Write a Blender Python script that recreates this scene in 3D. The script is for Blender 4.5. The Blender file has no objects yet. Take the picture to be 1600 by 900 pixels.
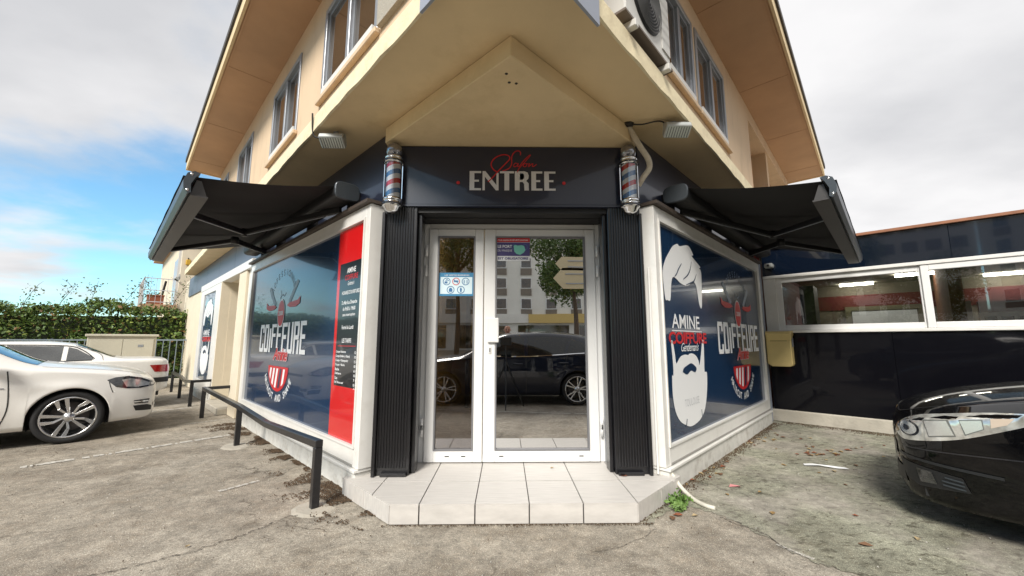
import bpy, bmesh, math, random
from mathutils import Vector, Matrix
from mathutils.bvhtree import BVHTree
from mathutils.geometry import delaunay_2d_cdt
R = math.radians
rnd = random.Random(7)
scene = bpy.context.scene
COL = scene.collection

# ---------------------------------------------------------------- camera
cam_d = bpy.data.cameras.new('camera'); cam = bpy.data.objects.new('camera', cam_d); COL.objects.link(cam)
cam.location = (-0.06, 0.0, 1.25)
cam.rotation_euler = (R(90 + 7.75), 0, R(-0.9))
cam_d.sensor_width = 36; cam_d.lens = 609 / 1600 * 36
cam_d.clip_start = 0.02; cam_d.clip_end = 2000
scene.camera = cam

# ---------------------------------------------------------------- sky and sun
SUN_EL, SUN_AZ = R(40), R(200)
world = bpy.data.worlds.new('World'); scene.world = world; world.use_nodes = True
nt = world.node_tree; nt.nodes.clear()
def N(t, **kw):
    n = nt.nodes.new(t)
    for k, v in kw.items(): setattr(n, k, v)
    return n
def M2(op, a, b=None, c=None, clamp=False):
    n = N('ShaderNodeMath', operation=op); n.use_clamp = clamp
    for i, v in enumerate((a, b, c)):
        if v is None: continue
        if isinstance(v, (int, float)): n.inputs[i].default_value = v
        else: nt.links.new(v, n.inputs[i])
    return n.outputs[0]
tc = N('ShaderNodeTexCoord'); sep = N('ShaderNodeSeparateXYZ'); nt.links.new(tc.outputs['Generated'], sep.inputs[0])
dx, dy, dz = sep.outputs
zz = M2('ADD', M2('MAXIMUM', dz, 0.0), 0.16)
cmb = N('ShaderNodeCombineXYZ'); nt.links.new(M2('DIVIDE', dx, zz), cmb.inputs[0]); nt.links.new(M2('DIVIDE', dy, zz), cmb.inputs[1])
n1 = N('ShaderNodeTexNoise'); n1.inputs['Scale'].default_value = 0.8; n1.inputs['Detail'].default_value = 9; n1.inputs['Roughness'].default_value = 0.52; n1.inputs['Distortion'].default_value = 0.15
nt.links.new(cmb.outputs[0], n1.inputs['Vector'])
n2 = N('ShaderNodeTexNoise'); n2.inputs['Scale'].default_value = 0.42; n2.inputs['Detail'].default_value = 7; n2.inputs['Roughness'].default_value = 0.5
mp = N('ShaderNodeMapping'); mp.inputs['Location'].default_value = (3.1, 7.7, 0); mp.inputs['Scale'].default_value = (1.5, 1.9, 1); nt.links.new(cmb.outputs[0], mp.inputs[0]); nt.links.new(mp.outputs[0], n2.inputs['Vector'])
cov = M2('ADD', M2('MULTIPLY_ADD', n1.outputs[0], 1.9, -0.45), M2('ADD', M2('MULTIPLY', dx, 0.40), M2('MULTIPLY', dz, 0.46)))
ramp = N('ShaderNodeMapRange'); ramp.interpolation_type = 'SMOOTHSTEP'
ramp.inputs[1].default_value = 0.20; ramp.inputs[2].default_value = 0.54
nt.links.new(cov, ramp.inputs[0])
cr = N('ShaderNodeValToRGB'); cr.color_ramp.elements[0].position = 0.39; cr.color_ramp.elements[0].color = (2.8, 2.82, 2.92, 1)
cr.color_ramp.elements[1].position = 0.57; cr.color_ramp.elements[1].color = (4.0, 3.97, 4.0, 1)
nt.links.new(n2.outputs[0], cr.inputs[0])
sky = N('ShaderNodeTexSky', sky_type='NISHITA'); sky.sun_disc = False
sky.sun_elevation = SUN_EL; sky.sun_rotation = SUN_AZ; sky.air_density = 1.0; sky.dust_density = 0.4; sky.ozone_density = 2.0
mx = N('ShaderNodeMix', data_type='RGBA'); nt.links.new(ramp.outputs[0], mx.inputs[0])
tint = N('ShaderNodeMix', data_type='RGBA', blend_type='MULTIPLY'); tint.inputs[0].default_value = 1; tint.inputs[7].default_value = (.66, .92, .93, 1); nt.links.new(sky.outputs[0], tint.inputs[6]); nt.links.new(tint.outputs[2], mx.inputs[6]); nt.links.new(cr.outputs[0], mx.inputs[7])
bg = N('ShaderNodeBackground'); bg.inputs[1].default_value = 0.12; nt.links.new(mx.outputs[2], bg.inputs[0])
wo = N('ShaderNodeOutputWorld'); nt.links.new(bg.outputs[0], wo.inputs[0])
sl = bpy.data.lights.new('sun', 'SUN'); sl.energy = 2.5; sl.angle = R(20); sl.color = (1, 0.95, 0.87)
so = bpy.data.objects.new('sun', sl); COL.objects.link(so)
sd = Vector((math.sin(SUN_AZ) * math.cos(SUN_EL), math.cos(SUN_AZ) * math.cos(SUN_EL), math.sin(SUN_EL)))
so.rotation_euler = sd.to_track_quat('Z', 'Y').to_euler(); so.location = (-10, -20, 30)
scene.view_settings.view_transform = 'Standard'; scene.view_settings.look = 'None'
scene.view_settings.exposure = 1.0; scene.view_settings.gamma = 1; scene.view_settings.use_curve_mapping = False
scene.cycles.max_bounces = 8

# ---------------------------------------------------------------- materials
MATS = {}
def mat(name, col, rough=0.6, metal=0.0, coat=0.0, var=0.0, vscale=6.0, bump=0.0, bscale=60.0, col2=None, spec=0.5, emit=0.0, dirt=0.0, dirtcol=(0.12, 0.09, 0.06), dscale=3.0, stretch=None):
    if name in MATS: return MATS[name]
    m = bpy.data.materials.new(name); m.use_nodes = True; t = m.node_tree; b = t.nodes['Principled BSDF']
    c4 = tuple(col) + (1,)
    b.inputs['Base Color'].default_value = c4; b.inputs['Roughness'].default_value = rough; b.inputs['Metallic'].default_value = metal
    b.inputs['Coat Weight'].default_value = coat; b.inputs['Coat Roughness'].default_value = 0.03; b.inputs['Specular IOR Level'].default_value = spec
    if emit: b.inputs['Emission Color'].default_value = c4; b.inputs['Emission Strength'].default_value = emit
    tcn = t.nodes.new('ShaderNodeTexCoord'); vec = tcn.outputs['Object']
    if stretch:
        mpn = t.nodes.new('ShaderNodeMapping'); mpn.inputs['Scale'].default_value = stretch; t.links.new(vec, mpn.inputs[0]); vec = mpn.outputs[0]
    cur = None
    if var:
        n = t.nodes.new('ShaderNodeTexNoise'); n.inputs['Scale'].default_value = vscale; n.inputs['Detail'].default_value = 6; n.inputs['Roughness'].default_value = 0.6
        t.links.new(vec, n.inputs['Vector'])
        r_ = t.nodes.new('ShaderNodeValToRGB'); r_.color_ramp.elements[0].position = 0.32; r_.color_ramp.elements[1].position = 0.68
        d = col2 if col2 else tuple(max(0, x * (1 - var)) for x in col)
        r_.color_ramp.elements[0].color = tuple(d) + (1,); r_.color_ramp.elements[1].color = tuple(min(1, x * (1 + var * .6)) for x in col) + (1,)
        t.links.new(n.outputs[0], r_.inputs[0]); cur = r_.outputs[0]
    if dirt:
        n = t.nodes.new('ShaderNodeTexNoise'); n.inputs['Scale'].default_value = dscale; n.inputs['Detail'].default_value = 9; n.inputs['Roughness'].default_value = 0.7
        t.links.new(vec, n.inputs['Vector'])
        mr = t.nodes.new('ShaderNodeMapRange'); mr.inputs[1].default_value = 0.52; mr.inputs[2].default_value = 0.75; mr.inputs[4].default_value = dirt
        t.links.new(n.outputs[0], mr.inputs[0])
        mxn = t.nodes.new('ShaderNodeMix'); mxn.data_type = 'RGBA'; t.links.new(mr.outputs[0], mxn.inputs[0])
        if cur: t.links.new(cur, mxn.inputs[6])
        else: mxn.inputs[6].default_value = c4
        mxn.inputs[7].default_value = tuple(dirtcol) + (1,); cur = mxn.outputs[2]
    if cur: t.links.new(cur, b.inputs['Base Color'])
    if bump:
        n = t.nodes.new('ShaderNodeTexNoise'); n.inputs['Scale'].default_value = bscale; n.inputs['Detail'].default_value = 4
        t.links.new(vec, n.inputs['Vector'])
        bn = t.nodes.new('ShaderNodeBump'); bn.inputs['Strength'].default_value = bump; bn.inputs['Distance'].default_value = 0.01
        t.links.new(n.outputs[0], bn.inputs['Height']); t.links.new(bn.outputs[0], b.inputs['Normal'])
    MATS[name] = m; return m
def glass(name, tint, refl, rough=0.0, warp=0.0, ior=1.5):
    m = bpy.data.materials.new(name); m.use_nodes = True; t = m.node_tree; t.nodes.clear()
    o = t.nodes.new('ShaderNodeOutputMaterial'); mixn = t.nodes.new('ShaderNodeMixShader')
    tr = t.nodes.new('ShaderNodeBsdfTransparent'); tr.inputs[0].default_value = tuple(tint) + (1,)
    gl = t.nodes.new('ShaderNodeBsdfGlossy'); gl.inputs['Roughness'].default_value = rough
    lw = t.nodes.new('ShaderNodeFresnel'); lw.inputs[0].default_value = ior
    ad = t.nodes.new('ShaderNodeMath'); ad.operation = 'ADD'; ad.use_clamp = True; ad.inputs[1].default_value = refl
    t.links.new(lw.outputs[0], ad.inputs[0]); t.links.new(ad.outputs[0], mixn.inputs[0])
    t.links.new(tr.outputs[0], mixn.inputs[1]); t.links.new(gl.outputs[0], mixn.inputs[2]); t.links.new(mixn.outputs[0], o.inputs[0])
    if warp:
        n = t.nodes.new('ShaderNodeTexNoise'); n.inputs['Scale'].default_value = 1.6; tcn = t.nodes.new('ShaderNodeTexCoord'); t.links.new(tcn.outputs['Object'], n.inputs['Vector'])
        bn = t.nodes.new('ShaderNodeBump'); bn.inputs['Strength'].default_value = warp; bn.inputs['Distance'].default_value = 0.02
        t.links.new(n.outputs[0], bn.inputs['Height']); t.links.new(bn.outputs[0], gl.inputs['Normal'])
    MATS[name] = m; return m

WHITE = mat('white_lacquer', (0.74, 0.73, 0.70), 0.35, var=0.05, vscale=3, dirt=0.25, dirtcol=(0.42, 0.38, 0.32), dscale=5)
PVC = mat('white_pvc', (0.76, 0.76, 0.75), 0.28, var=0.03)
BOXSIDE = mat('white_board', (0.72, 0.70, 0.65), 0.5, var=0.05, dirt=0.3, dirtcol=(0.4, 0.34, 0.27), dscale=6)
PLINTH = mat('painted_plinth', (0.66, 0.65, 0.61), 0.7, var=0.12, vscale=9, bump=0.3, dirt=0.6, dirtcol=(0.22, 0.18, 0.13), dscale=7)
CREAM = mat('cream_render', (0.66, 0.50, 0.34), 0.85, var=0.06, vscale=2.0, bump=0.25, bscale=150, dirt=0.6, dirtcol=(0.40, 0.29, 0.19), dscale=2.2, stretch=(1, 1, .3))
CREAML = mat('pale_cream_render', (0.70, 0.62, 0.48), 0.85, var=0.05, vscale=2.0, bump=0.2, bscale=150, dirt=0.2, dirtcol=(0.45, 0.38, 0.28))
SOFFIT = mat('ochre_soffit_paint', (0.72, 0.56, 0.33), 0.85, var=0.10, vscale=1.2, bump=0.15, bscale=120, dirt=0.45, dirtcol=(0.44, 0.31, 0.14), dscale=1.3)
EAVE = mat('tan_eave_board', (0.50, 0.31, 0.18), 0.75, var=0.10, vscale=1.5, bump=0.1)
SLABE = mat('slab_edge_paint', (0.80, 0.70, 0.48), 0.8, var=0.08, vscale=8, bump=0.3, bscale=60, dirt=0.4, dirtcol=(0.38, 0.28, 0.17), dscale=6)
NAVY = mat('navy_panel', (0.012, 0.016, 0.035), 0.32, coat=0.35)
NAVYF = mat('navy_window_film', (0.010, 0.034, 0.085), 0.2, coat=0.6, spec=0.3)
BLACKP = mat('black_gloss_paint', (0.008, 0.008, 0.010), 0.28, coat=0.3, bump=0.08, bscale=40)
BLACKPAN = mat('black_gloss_panel', (0.003, 0.003, 0.005), 0.3, coat=0.35, spec=0.1, dirt=0.15, dirtcol=(0.015, 0.015, 0.017), dscale=3)
BLACKFAS = mat('dark_glass_fascia', (0.004, 0.008, 0.018), 0.1, coat=1.0, spec=0.5)
RAILB = mat('black_rail_paint', (0.012, 0.012, 0.014), 0.35, coat=0.2, var=0.3, vscale=20, bump=0.1)
RED = mat('red_film', (0.62, 0.010, 0.012), 0.25, coat=0.6)
REDT = mat('red_lettering', (0.55, 0.015, 0.02), 0.4)
WHT = mat('white_lettering', (0.82, 0.83, 0.84), 0.4)
GHOST = mat('faded_lettering', (0.24, 0.30, 0.38), 0.4)
BLUET = mat('blue_lettering', (0.05, 0.16, 0.34), 0.4)
SILVERT = mat('silver_lettering', (0.66, 0.66, 0.68), 0.35, metal=0.3)
CHROME = mat('chrome', (0.75, 0.76, 0.78), 0.08, metal=1.0)
CHROMED = mat('dark_chrome', (0.05, 0.05, 0.055), 0.15, metal=0.6)
ALU = mat('grey_aluminium', (0.36, 0.38, 0.41), 0.4, metal=0.5, var=0.06)
GREYP = mat('grey_blue_panel', (0.30, 0.33, 0.40), 0.4, var=0.03)
AWN = mat('black_awning_cloth', (0.012, 0.011, 0.011), 0.85, var=0.15, vscale=3)
CASS = mat('charcoal_cassette', (0.055, 0.065, 0.075), 0.35, metal=0.3)
CASSD = mat('dark_bronze_bar', (0.045, 0.042, 0.042), 0.45)
TILE = mat('pale_step_tile', (0.56, 0.535, 0.505), 0.45, var=0.12, vscale=5, bump=0.08, bscale=30, stretch=(1, 14, 3), dirt=0.15, dirtcol=(0.3, 0.26, 0.22))
GROUT = mat('dark_grout', (0.10, 0.095, 0.09), 0.9)
RUBBER = mat('tyre_rubber', (0.012, 0.012, 0.013), 0.75, bump=0.2, bscale=80)
DARK = mat('dark_plastic', (0.012, 0.012, 0.013), 0.55)
CARGLASS = mat('car_window_glass', (0.010, 0.013, 0.014), 0.03, coat=.6, spec=0.3)
WGLASS = mat('dark_window_glass', (0.06, 0.045, 0.03), 0.04, coat=1.0, spec=0.7, var=0.5, vscale=0.9)
TAIL = mat('red_tail_lens', (0.32, 0.006, 0.008), 0.12, coat=0.8)
YEL = mat('yellow_letterbox_paint', (0.72, 0.56, 0.24), 0.4, var=0.08, vscale=4, dirt=0.4, dirtcol=(0.45, 0.36, 0.18))
CONC = mat('old_concrete', (0.42, 0.39, 0.33), 0.9, var=0.2, vscale=6, bump=0.5, bscale=40, dirt=0.4)
CABLE = mat('black_cable', (0.02, 0.016, 0.013), 0.6)

# ---------------------------------------------------------------- mesh helpers
WM = {}
def frame(x, y, origin):
    x = Vector(x).normalized(); y = Vector(y).normalized(); z = Vector((0, 0, 1)); o = Vector(origin)
    return Matrix(((x.x, y.x, z.x, o.x), (x.y, y.y, z.y, o.y), (x.z, y.z, z.z, o.z), (0, 0, 0, 1)))
ID = Matrix.Identity(4)
S2 = 2 ** -.5
FL = frame((-S2, S2, 0), (-S2, -S2, 0), (-1.335, 3.45, 0))        # left shop front: along, outward, up
FR = frame((S2, S2, 0), (S2, -S2, 0), (1.335, 3.45, 0))           # right shop front
AU = R(43.6)
FLU = frame((-math.sin(AU), math.cos(AU), 0), (-math.cos(AU), -math.sin(AU), 0), (0, 1.48, 0))   # upper storey
FRU = frame((math.sin(AU), math.cos(AU), 0), (math.cos(AU), -math.sin(AU), 0), (0, 1.57, 0))
FW = frame((S2, -S2, 0), (-S2, -S2, 0), tuple(FR @ Vector((4.05, 0, 0))))                          # side wing: outwards along wall, facing us

class MB:
    def __init__(s, F=ID): s.v = []; s.f = []; s.F = F; s.sm = []
    def add(s, vs, fs, smooth=False):
        b = len(s.v); s.v += [s.F @ Vector(v) for v in vs]
        s.f += [tuple(i + b for i in f) for f in fs]; s.sm += [smooth] * len(fs); return s
    def box(s, x0, x1, y0, y1, z0, z1):
        return s.add([(x0, y0, z0), (x1, y0, z0), (x1, y1, z0), (x0, y1, z0), (x0, y0, z1), (x1, y0, z1), (x1, y1, z1), (x0, y1, z1)],
                     [(0, 3, 2, 1), (4, 5, 6, 7), (0, 1, 5, 4), (1, 2, 6, 5), (2, 3, 7, 6), (3, 0, 4, 7)])
    def prism(s, poly, z0, z1):                      # poly in x,y extruded in z
        n = len(poly)
        return s.add([(x, y, z0) for x, y in poly] + [(x, y, z1) for x, y in poly],
                     [tuple(range(n - 1, -1, -1)), tuple(range(n, 2 * n))] + [(i, (i + 1) % n, n + (i + 1) % n, n + i) for i in range(n)])
    def prism_o(s, poly, o0, o1):                    # poly in x,z extruded in y
        n = len(poly)
        return s.add([(x, o0, z) for x, z in poly] + [(x, o1, z) for x, z in poly],
                     [tuple(range(n)), tuple(range(2 * n - 1, n - 1, -1))] + [(i, n + i, n + (i + 1) % n, (i + 1) % n) for i in range(n)])
    def prism_u(s, poly, u0, u1):                    # poly in y,z extruded in x
        n = len(poly)
        return s.add([(u0, y, z) for y, z in poly] + [(u1, y, z) for y, z in poly],
                     [tuple(range(n)), tuple(range(2 * n - 1, n - 1, -1))] + [(i, n + i, n + (i + 1) % n, (i + 1) % n) for i in range(n)])
    def tube(s, pts, r, n=8, cap=True):
        pts = [Vector(p) for p in pts]; rings = []
        rr = r if isinstance(r, (list, tuple)) else [r] * len(pts)
        up = None
        for i, p in enumerate(pts):
            d = (pts[min(i + 1, len(pts) - 1)] - pts[max(i - 1, 0)]).normalized()
            if up is None: up = Vector((0, 0, 1)) if abs(d.z) < .9 else Vector((1, 0, 0))
            a = d.cross(up)
            if a.length < 1e-4: a = d.cross(Vector((0.3, 1, 0.2)))
            a.normalize(); b = d.cross(a).normalized(); up = a.cross(d)
            rings.append([p + (a * math.cos(k * 2 * math.pi / n) + b * math.sin(k * 2 * math.pi / n)) * rr[i] for k in range(n)])
        vs = [v for r_ in rings for v in r_]; fs = []
        for i in range(len(pts) - 1):
            for k in range(n): fs.append((i * n + k, i * n + (k + 1) % n, (i + 1) * n + (k + 1) % n, (i + 1) * n + k))
        s.add(vs, fs, True)
        if cap: s.add(rings[0], [tuple(range(n))]); s.add(rings[-1], [tuple(range(n - 1, -1, -1))])
        return s
    def bar(s, p, q, w, h, upv=(0, 0, 1)):           # rectangular bar between two points
        p = Vector(p); q = Vector(q); d = (q - p).normalized(); a = d.cross(Vector(upv)).normalized() * w / 2; b = a.cross(d).normalized() * h / 2
        vs = [p - a - b, p + a - b, p + a + b, p - a + b, q - a - b, q + a - b, q + a + b, q - a + b]
        return s.add(vs, [(0, 3, 2, 1), (4, 5, 6, 7), (0, 1, 5, 4), (1, 2, 6, 5), (2, 3, 7, 6), (3, 0, 4, 7)])
    def lathe(s, prof, origin=(0, 0, 0), n=24, axis='z', a0=0, a1=2 * math.pi):   # prof: (r, h)
        o = Vector(origin); full = abs(a1 - a0 - 2 * math.pi) < 1e-6; m = n if full else n + 1; vs = []
        for r_, h in prof:
            for k in range(m):
                t = a0 + (a1 - a0) * k / n; c, q = r_ * math.cos(t), r_ * math.sin(t)
                vs.append(o + Vector((c, q, h) if axis == 'z' else (c, h, q) if axis == 'y' else (h, c, q)))
        fs = []
        for i in range(len(prof) - 1):
            for k in range(n): fs.append((i * m + k, i * m + (k + 1) % m, (i + 1) * m + (k + 1) % m, (i + 1) * m + k))
        return s.add(vs, fs, True)
    def ring(s, u0, u1, z0, z1, o0, o1, w, wb=None, wt=None):   # rectangular frame butt-jointed
        wb = w if wb is None else wb; wt = w if wt is None else wt
        s.box(u0, u0 + w, o0, o1, z0, z1); s.box(u1 - w, u1, o0, o1, z0, z1)
        s.box(u0 + w, u1 - w, o0, o1, z0, z0 + wb); s.box(u0 + w, u1 - w, o0, o1, z1 - wt, z1); return s
    def flat(s, poly, fn):                           # one polygon mapped by fn
        return s.add([fn(p) for p in poly], [tuple(range(len(poly)))])
    def build(s, name, m, parent=None, bevel=0, smooth=None, label=None, normals=True):
        me = bpy.data.meshes.new(name)
        vs = s.v; loc = None
        if parent is not None:
            inv = WM[parent.name].inverted(); vs = [inv @ v for v in vs]
        else:
            xs = [v.x for v in vs]; ys = [v.y for v in vs]; z0 = min(v.z for v in vs)
            loc = Vector(((min(xs) + max(xs)) / 2, (min(ys) + max(ys)) / 2, z0)); vs = [v - loc for v in vs]
        me.from_pydata([tuple(v) for v in vs], [], s.f)
        me.polygons.foreach_set('use_smooth', [bool(x) if smooth is None else smooth for x in s.sm])
        if normals or bevel:
            bm = bmesh.new(); bm.from_mesh(me)
            if normals: bmesh.ops.recalc_face_normals(bm, faces=bm.faces)
            if bevel:
                es = [e for e in bm.edges if len(e.link_faces) == 2 and e.calc_face_angle(0) > 0.6]
                bmesh.ops.bevel(bm, geom=es, offset=bevel, segments=1, affect='EDGES', clamp_overlap=True)
            bm.to_mesh(me); bm.free()
        me.materials.append(m)
        ob = bpy.data.objects.new(name, me); COL.objects.link(ob)
        if parent is not None: ob.parent = parent; WM[ob.name] = WM[parent.name]
        else: ob.location = loc; WM[ob.name] = Matrix.Translation(loc)
        if label: ob['label'] = label
        return ob
def thing(name, label, cat, loc=(0, 0, 0), rz=0.0, group=None):
    o = bpy.data.objects.new(name, None); COL.objects.link(o); o.location = loc; o.rotation_euler = (0, 0, rz); o.empty_display_size = 0.2
    WM[o.name] = Matrix.Translation(loc) @ Matrix.Rotation(rz, 4, 'Z')
    tag(o, label, cat, group); return o
def tag(o, label, cat=None, group=None):
    o['label'] = label
    if cat: o['category'] = cat
    if group: o['group'] = group
    return o
def struct(o): o['kind'] = 'structure'; return o
def stuff(o): o['kind'] = 'stuff'; return o

TXT = {}
def glyphs(text, bold=0.0, shear=0.0, spacing=1.0):
    key = (text, bold, shear, spacing)
    if key in TXT: return TXT[key]
    cu = bpy.data.curves.new('t', 'FONT'); cu.body = text; cu.offset = bold; cu.shear = shear; cu.space_character = spacing; cu.resolution_u = 3
    ob = bpy.data.objects.new('t', cu); COL.objects.link(ob)
    me = ob.to_mesh(); vs = [tuple(v.co)[:2] for v in me.vertices]; fs = [tuple(p.vertices) for p in me.polygons]
    ob.to_mesh_clear(); bpy.data.objects.remove(ob); bpy.data.curves.remove(cu)
    TXT[key] = (vs, fs); return vs, fs
def text_fit(mb, text, a0, a1, b0, b1, fn, bold=0.0, shear=0.0, spacing=1.0):
    vs, fs = glyphs(text, bold, shear, spacing)
    xs = [v[0] for v in vs]; ys = [v[1] for v in vs]; x0, x1, y0, y1 = min(xs), max(xs), min(ys), max(ys)
    mb.add([fn((a0 + (x - x0) / (x1 - x0) * (a1 - a0), b0 + (y - y0) / (y1 - y0) * (b1 - b0))) for x, y in vs], fs); return mb
def arc_text(mb, text, cx, cy, rx, ry, t0, t1, h, fn, bold=0.0, inward=False, squeeze=1.0):
    n = len(text)
    for i, ch in enumerate(text):
        if ch == ' ': continue
        t = t0 + (t1 - t0) * (i + .5) / n
        c, s_ = math.cos(t), math.sin(t)
        px, py = cx + rx * c, cy + ry * s_
        # reading direction is the tangent in the direction of travel
        tx, ty = -rx * s_ * (t1 - t0), ry * c * (t1 - t0); L = math.hypot(tx, ty); tx, ty = tx / L, ty / L
        nx, ny = -ty, tx
        vs, fs = glyphs(ch, bold); xs = [v[0] for v in vs]; mid = (min(xs) + max(xs)) / 2
        mb.add([fn((px + (x - mid) * h * 1.3 * squeeze * tx + (y - .35) * h * 1.4 * nx, py + (x - mid) * h * 1.3 * squeeze * ty + (y - .35) * h * 1.4 * ny)) for x, y in vs], fs)
    return mb
def ribbon(mb, pts, w, fn, taper=False):
    L = len(pts); a = []; b = []
    for i, p in enumerate(pts):
        q0 = pts[max(i - 1, 0)]; q1 = pts[min(i + 1, L - 1)]; dx_, dy_ = q1[0] - q0[0], q1[1] - q0[1]; l = math.hypot(dx_, dy_) or 1
        ww = w * (1 if not taper else (0.35 + .65 * math.sin(math.pi * (i + .5) / L)))
        a.append((p[0] - dy_ / l * ww / 2, p[1] + dx_ / l * ww / 2)); b.append((p[0] + dy_ / l * ww / 2, p[1] - dx_ / l * ww / 2))
    mb.add([fn(p) for p in a] + [fn(p) for p in b], [(i, i + 1, L + i + 1, L + i) for i in range(L - 1)]); return mb
def spline(pts, k=6):
    out = []; n = len(pts)
    for i in range(n - 1):
        p0 = pts[max(i - 1, 0)]; p1 = pts[i]; p2 = pts[i + 1]; p3 = pts[min(i + 2, n - 1)]
        for j in range(k):
            t = j / k
            out.append(tuple(0.5 * (2 * p1[d] + (p2[d] - p0[d]) * t + (2 * p0[d] - 5 * p1[d] + 4 * p2[d] - p3[d]) * t * t + (3 * p1[d] - p0[d] - 3 * p2[d] + p3[d]) * t ** 3) for d in range(len(p1))))
    out.append(tuple(pts[-1])); return out
def inpoly(p, poly):
    x, y = p; c = False; n = len(poly)
    for i in range(n):
        (x1, y1), (x2, y2) = poly[i], poly[i - 1]
        if (y1 > y) != (y2 > y) and x < (x2 - x1) * (y - y1) / (y2 - y1) + x1: c = not c
    return c
def clip(poly, a, b, c):                              # keep a*x+b*y<=c
    out = []
    for i in range(len(poly)):
        p, q = poly[i - 1], poly[i]; dp = a * p[0] + b * p[1] - c; dq = a * q[0] + b * q[1] - c
        if (dp <= 0) != (dq <= 0):
            t = dp / (dp - dq); out.append((p[0] + (q[0] - p[0]) * t, p[1] + (q[1] - p[1]) * t))
        if dq <= 0: out.append(q)
    return out
def cells(mb, u0, u1, z0, z1, o0, o1, holes):
    us = sorted({u0, u1, *[h[0] for h in holes], *[h[1] for h in holes]}); zs = sorted({z0, z1, *[h[2] for h in holes], *[h[3] for h in holes]})
    for i in range(len(us) - 1):
        for j in range(len(zs) - 1):
            mu, mz = (us[i] + us[i + 1]) / 2, (zs[j] + zs[j + 1]) / 2
            if not any(h[0] < mu < h[1] and h[2] < mz < h[3] for h in holes): mb.box(us[i], us[i + 1], o0, o1, zs[j], zs[j + 1])
    return mb

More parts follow.
